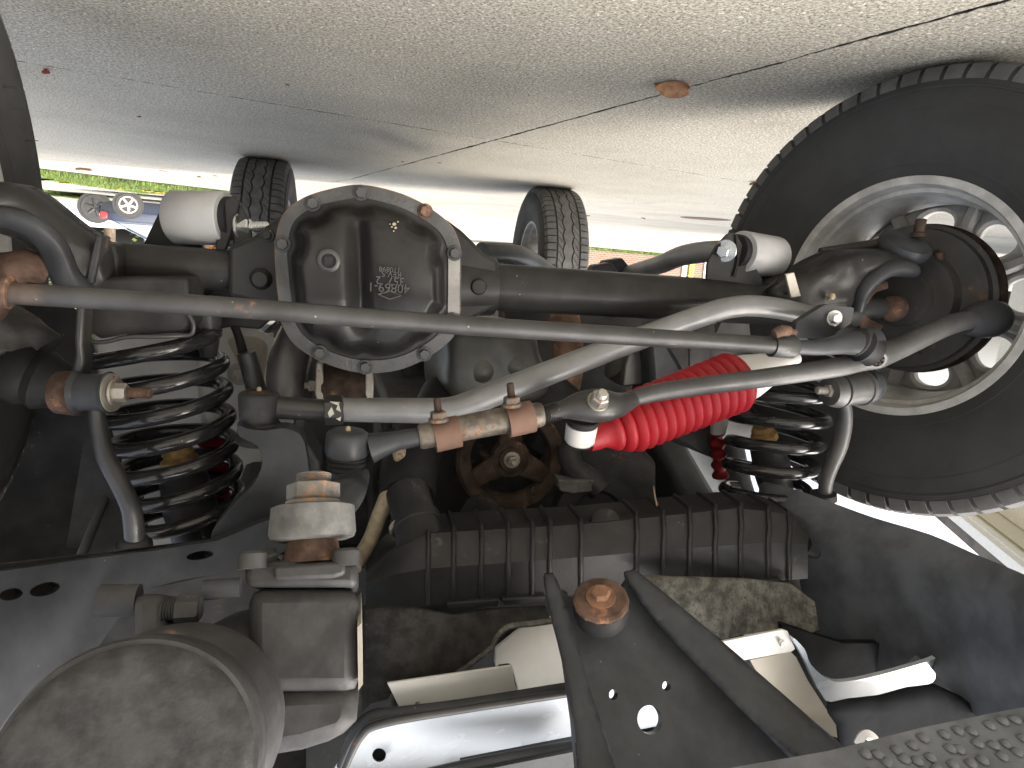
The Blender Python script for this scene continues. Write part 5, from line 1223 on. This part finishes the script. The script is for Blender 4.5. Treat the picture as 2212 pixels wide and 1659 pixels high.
def FELT(x, y): return P(x, y, -.300 - .012 * math.sin((x - 780) / 60.) - .03 * (y - 1310) / 200. + .02 * ((y - 1400) / 200.) ** 2)
fe = obj('felt_flap', plate([(782, 1312), (850, 1312), (900, 1316), (980, 1330), (1060, 1318), (1180, 1312), (1190, 1340), (1150, 1346), (1100, 1352), (1075, 1372), (1060, 1398), (1020, 1430), (968, 1466), (930, 1476), (880, 1478), (850, 1490), (838, 1510), (800, 1520), (782, 1540)], [],
    FELT, (0, .006, .001), 18), MAT['felt'], VEH, 'sagging dark felt flap under the radiator', smooth=70)
obj('torn_edge', tube([FELT(q[0], q[1]) for q in smooth_path([np.array(q + (0,)) for q in ((1192, 1341), (1150, 1347), (1100, 1353), (1075, 1373), (1060, 1399), (1020, 1431), (968, 1467))], 6)], .0035, 6), MAT['felt_light'], fe)
obj('felt_flap', plate([(1380, 1245), (1480, 1248), (1620, 1252), (1710, 1262), (1760, 1300), (1770, 1360), (1720, 1380), (1690, 1358), (1640, 1366), (1600, 1372), (1560, 1382), (1500, 1340), (1430, 1290)], [],
    lambda x, y: P(x, y, -.24 - .015 * math.sin((x - 1380) / 70.) - .03 * (y - 1250) / 130.), (0, .006, .001), 18), MAT['felt_light'], VEH, 'dirty grey felt flap right of the rusty mount', smooth=70)

gp = empty('grille_support', P(1000, 1500, -.33), VEH, 'pale painted grille support panels at the bottom of the view')
obj('strip', plate([(836, 1476), (850, 1474), (1105, 1438), (1114, 1482), (1122, 1498), (1118, 1502), (882, 1548), (872, 1548)], [circ(902, 1522, 5.5, 12)], lambda x, y: P(x, y, -.350), (0, .003, 0)), MAT['panel_beige'], gp, bevel=.001)
hexbolt(gp, P(902, 1522, -.333), FWD, .0025, 'zinc_old', 1.3)
obj('corner_panel', plate([(1112, 1366), (1150, 1342), (1205, 1330), (1240, 1330), (1240, 1480), (1122, 1502), (1106, 1445), (1103, 1438), (1098, 1434), (1078, 1436), (1072, 1446), (1068, 1430), (1070, 1400)], [], lambda x, y: P(x, y, -.275), (0, .004, 0)), MAT['panel_beige'], gp, bevel=.0015)
obj('slot_shade', prism(np.array([P(x, y, -.255) for x, y in ((900, 1440), (1140, 1340), (1160, 1500), (900, 1520))]), (0, .003, 0)), MAT['frame_black'], gp, smooth=0)  # dark sheet standing for the shade in the gap behind the felt
def edge_roll(nm, pts, m, dy): return px_tube(nm, [(x, y, dy, r) for x, y, r in pts], m, 5, par=gp)
edge_roll('rolled_edge', [(735, 1655, 8), (760, 1590, 12), (800, 1550, 14), (860, 1540, 13), (1000, 1522, 12), (1240, 1484, 12)], 'frame_black', -.39)
edge_roll('rolled_edge', [(745, 1660, 7), (780, 1590, 9), (830, 1562, 9), (1000, 1533, 8), (1240, 1496, 8)], 'steel_dark', -.402)
obj('painted_apron', plate(smooth_loop([(728, 1680), (745, 1628), (790, 1585), (850, 1562), (1000, 1542), (1240, 1498), (1500, 1455), (1520, 1540), (1250, 1600), (1080, 1630), (940, 1659), (900, 1700)], 3), [circ(819, 1631, 15, 18)], lambda x, y: P(x, y, -.40 + (y - 1500) * .00030), (0, .004, .002), 30), MAT['white_paint'], gp, 'glossy white painted apron below the grille', smooth=70)
obj('apron_backing', prism(np.array([P(x, y, -.33) for x, y in ((780, 1600), (860, 1600), (860, 1670), (780, 1670))]), (0, .004, 0)), MAT['frame_black'], gp, smooth=0)
edge_roll('rolled_edge', [(900, 1680, 14), (1000, 1656, 13), (1120, 1632, 12), (1260, 1606, 11)], 'frame_black', -.42)
obj('lower_rail', prism(np.array([P(x, y, -.43) for x, y in ((1000, 1672), (1270, 1618), (1270, 1720), (1000, 1720))]), (0, .02, 0)), MAT['frame_black'], gp, smooth=0)
# right side panels
obj('strip', plate([(1540, 1392), (1560, 1386), (1690, 1360), (1702, 1364), (1718, 1402), (1710, 1408), (1600, 1428)], [circ(1688, 1386, 4, 10)], lambda x, y: P(x, y, -.345), (0, .003, 0)), MAT['panel_beige'], gp, bevel=.001)
obj('stud', screw(P(1688, 1392, -.345), P(1690, 1374, -.36) - P(1688, 1392, -.345), .012, .0028, .0012), MAT['zinc'], gp)
obj('gusset', plate([(1620, 1426), (1708, 1408), (1720, 1420), (1745, 1470), (1790, 1540), (1828, 1592), (1818, 1596), (1790, 1588), (1700, 1515), (1640, 1460)], [], lambda x, y: P(x, y, -.33), (0, .006, 0)), MAT['panel_rusty'], gp, 'cream painted gusset with rust stains')
obj('painted_apron', plate(smooth_loop([(1712, 1378), (1738, 1402), (1752, 1436), (1790, 1468), (1830, 1472), (1900, 1458), (2000, 1430), (2024, 1422), (2020, 1448), (2015, 1474), (1960, 1490), (1880, 1506), (1795, 1516), (1775, 1500), (1758, 1470), (1740, 1430)], 3), [], lambda x, y: P(x, y, -.335 + (y - 1450) * .0003), (0, .006, 0)), MAT['white_paint'], gp, smooth=60)
obj('dark_liner', prism(np.array([P(x, y, -.26) for x, y in ((1690, 1350), (1820, 1390), (2050, 1390), (2120, 1560), (1780, 1640), (1700, 1560))]), (0, .01, 0)), MAT['liner'], gp, smooth=0)
obj('tab', T([(1853, 1606, -.45, 11), (1862, 1590, -.45, 11), (1872, 1586, -.45, 11), (1888, 1598, -.45, 11), (1892, 1612, -.45, 11)], 4, 3), MAT['panel_beige'], gp, 'small cream tab above the textured bumper')
obj('liner_rail', pillow(smooth_loop([(1790, 1522), (1900, 1505), (2022, 1480), (2120, 1540), (2120, 1580), (1850, 1640), (1810, 1570)], 2), -.40, .008, 30, .003, 25), MAT['liner'], gp, smooth=180)

# centre mount bracket
cb = empty('mount_bracket', P(1350, 1450, -.42), VEH, 'black pressed bracket with holes and a rusty bolt, lower middle')
def cbl(x, y): return P(x, y, -.385 - (y - 1240) * .00030)
obj('bracket_plate', plate([(1196, 1262), (1230, 1290), (1345, 1270), (1365, 1240), (1480, 1330), (1640, 1465), (1760, 1575), (1860, 1690), (1250, 1690), (1238, 1560), (1215, 1400)],
    [circ(1325, 1501, 9.5, 16, 12), circ(1440, 1482, 9.5, 16, 11), circ(1404, 1555, 27, 24, 32, -.2)], cbl, (0, .008, .004), 40), MAT['frame_black'], cb, smooth=60)
obj('folded_flange', pillow(smooth_loop([(1176, 1252), (1188, 1243), (1203, 1252), (1238, 1350), (1272, 1480), (1306, 1580), (1335, 1700), (1262, 1700), (1240, 1560), (1215, 1430), (1190, 1330)], 3), lambda x, y: -.400 - (y - 1240) * .00032, .004, 9, .004, 14), MAT['frame_black'], cb, smooth=180)
obj('folded_flange', pillow(smooth_loop([(1352, 1252), (1366, 1236), (1386, 1242), (1500, 1335), (1640, 1455), (1760, 1560), (1850, 1640), (1880, 1700), (1780, 1700), (1640, 1572), (1520, 1452), (1420, 1347)], 3), lambda x, y: -.398 - (y - 1240) * .00030, .006, 16, .004, 16), MAT['frame_black'], cb, smooth=180)
s = S(1297, 1290, -.42); mc_ = P(1298, 1326, -.425); md = unit(-.62 * unit(ray(1298, 1326)) + .78 * CU)
obj('rubber_mount', lathe(mc_ - md * 12 * s, md, [(0, 40 * s), (4 * s, 56 * s), (26 * s, 60 * s), (40 * s, 58 * s), (46 * s, 56 * s), (46 * s, 30 * s)], 36), MAT['rubber'], cb)
obj('rusty_washer', lathe(mc_ + md * 36 * s, md, [(0, 57 * s), (3 * s, 60 * s), (10 * s, 59 * s), (14 * s, 54 * s), (16 * s, 30 * s), (16 * s, 5 * s)], 14), MAT['rust'], cb, 'rusty washer and bolt of the rubber body mount', smooth=20)
obj('bolt', merge(hexa(mc_ + md * 52 * s, md, 20 * s, 20 * s, .3), lathe(mc_ + md * 52 * s, md, [(0, 32 * s), (4 * s, 31 * s), (6 * s, 20 * s)], 24)), MAT['rust_orange'], cb)
# textured front bumper, lower right
def bml(x, y): return P(x, y, -.53 - (y - 1560) * .0004 + (2212 - x) * .00004)
bm_ = obj('bumper_step', plate([(1180, 1720), (1500, 1672), (1790, 1622), (1990, 1572), (2120, 1545), (2260, 1518), (2330, 1505), (2330, 1760), (1180, 1760)], [], bml, (0, .004, .02), 40), MAT['bumper_paint_hazed'], VEH, 'dark bumper with raised dimple pattern in the lower right corner', smooth=60)
for k in range(34):
    x = 1850 + (k % 12) * 33 + (k // 12) * 14 + rng.uniform(-8, 8); a = rng.uniform(.25, .5)
    y = np.interp(x, [1790, 1990, 2120, 2260], [1622, 1572, 1545, 1518]) + 20 + (k // 12) * 36 + rng.uniform(-7, 9)
    c = bml(x, y); d = bml(x + 36 * math.cos(a), y + 36 * math.sin(a))
    e = unit(np.cross(bml(x + 5, y) - c, bml(x, y + 5) - c)); e = e if e @ (CAM - c) > 0 else -e
    m_ = (c + d) / 2
    obj('raised_dimple', tube([c, c + (m_ - c) * .6 + e * .0012, m_ + e * .0016, d + (m_ - d) * .6 + e * .0012, d], [.0004, .0042, .0050, .0042, .0004], 8, 2, .8), MAT['bumper_paint_hazed'], bm_)

wl_ = obj('wheel_liner', plate(smooth_loop([(-120, 500), (110, 640), (190, 700), (215, 900), (225, 1010), (175, 1215), (60, 1330), (-140, 1330)], 3), [], lambda x, y: P(x, y, .20 - .25 * max(0, (y - 900) / 450.) ** 2), (0, .006, .004), 60), MAT['plastic_black'], VEH, 'black wheel arch liner at the left', smooth=60)
obj('liner_edge', T([(258, 1005, .16, 7), (225, 1080, .10, 9), (172, 1212, .02, 11)], 10, 3), MAT['drag_steel'], wl_)
obj('sky_blocker', prism(np.array([P(x, y, .10) for x, y in ((190, 900), (225, 900), (262, 1010), (300, 1030), (330, 1240), (130, 1260))]), (0, .01, 0)), MAT['engine'], wl_, smooth=0)  # added dark plate hiding bright sky beside the left spring
obj('shadow_backing', prism(np.array([P(x, y, -.17) for x, y in ((160, 1240), (560, 1185), (660, 1215), (660, 1680), (60, 1680))]), (0, .01, 0)), MAT['engine'], wl_, smooth=0)  # added dark sheet standing for the shadowed void beside the gearbox
# ------------------------------------------------------------------ body shell above (shades the underside)
bd_ = empty('body', (0, 1.2, .7), VEH, 'white vehicle body above the chassis')
obj('floor_pan', box((0, 1.75, .79), 1.30, 1.9, .03), MAT['underbody'], bd_, smooth=0)
obj('firewall', box((0, .82, .98), 1.2, .03, .42), MAT['underbody'], bd_, smooth=0)
obj('tub', merge(box((.70, 1.80, 1.02), .06, 2.0, .5), box((-.70, 1.80, 1.02), .06, 2.0, .5), box((0, 2.82, 1.02), 1.46, .05, .5)), MAT['white_paint'], bd_, smooth=0)
obj('soft_top', box((0, 1.85, 1.56), 1.42, 1.95, .58), MAT['rubber'], bd_, bevel=.1)
obj('hood', merge(prism(np.array([(-.50, -.40, 1.20), (.50, -.40, 1.20), (.62, .82, 1.27), (-.62, .82, 1.27)]), (0, 0, .03))), MAT['white_paint'], bd_, bevel=.01)
obj('grille', box((0, -.41, 1.06), 1.0, .03, .28), MAT['white_paint'], bd_, bevel=.01)
for sg in (1, -1):
    obj('fender', prism(np.array([(sg * .46, -.42, 1.16), (sg * .80, -.40, 1.13), (sg * .80, .30, 1.15), (sg * .80, .80, .82), (sg * .46, .80, .82), (sg * .46, .30, 1.16)]), (0, 0, .02)), MAT['white_paint'], bd_, smooth=0)
    obj('inner_fender', box((sg * .50, .45, 1.08), .02, .72, .24), MAT['underbody'], bd_, smooth=0)
    obj('fender_flare', tube([(sg * .80, -.44, 1.10), (sg * .81, -.2, 1.15), (sg * .81, .25, 1.15), (sg * .80, .55, 1.0), (sg * .80, .72, .75)], .035, 10, 4), MAT['plastic_black'], bd_)
    obj('rear_fender', box((sg * .735, RL, 1.0), .18, .9, .05), MAT['plastic_black'], bd_, smooth=0)
# running gear behind the front axle
rg = empty('rear_axle', (0, RL, .40), VEH, 'black rear axle between the rear tyres')
obj('axle_tube', tube([(.6, RL, .39), (-.6, RL, .39)], .04, 20), MAT['frame_black'], rg)
obj('differential', lathe((0, RL + .1, .39), (0, -1, 0), [(0, .03), (.03, .11), (.13, .12), (.2, .07), (.3, .05)], 28), MAT['frame_black'], rg)
for sg in (1, -1): obj('shock', tube([(sg * .42, RL - .1, .33), (sg * .38, RL - .2, .72)], .03, 14), MAT['frame_black'], rg)
tc_ = empty('transfer_case', (-.05, 1.3, .55), VEH, 'transmission and skid plate under the floor')
obj('gearbox_case', box((.0, 1.05, .66), .3, .7, .24), MAT['engine'], tc_, bevel=.04)
obj('skid_plate', box((0, 1.45, .52), .78, .5, .05), MAT['frame_black'], tc_, bevel=.02)
obj('drive_shaft', tube([(.15, .25, .46), (.12, 1.1, .58)], .027, 16), MAT['frame_black'], tc_)
obj('drive_shaft', tube([(0, 1.6, .58), (0, RL - .2, .42)], .03, 16), MAT['frame_black'], tc_)
ex = P(1150, 545, 1.2)
obj('exhaust_muffler', T([(1040, 545, 1.0, 22), (1110, 548, 1.1, 20), (1150, 565, 1.25, 20), (1200, 600, 1.4, 18)], 14, 3), MAT['frame_black'], VEH, 'black chassis tube seen under the rear of the vehicle')

# ------------------------------------------------------------------ bits of straw caught behind the tank
obj('dry_stem', T([(1412, 1050, -.10, 1.2), (1416, 1078, -.11, 2.2), (1425, 1112, -.12, 3.2)], 6, 3), MAT['cable'], None, 'thin dry straw standing up behind the ribbed radiator tank', cat='straw')
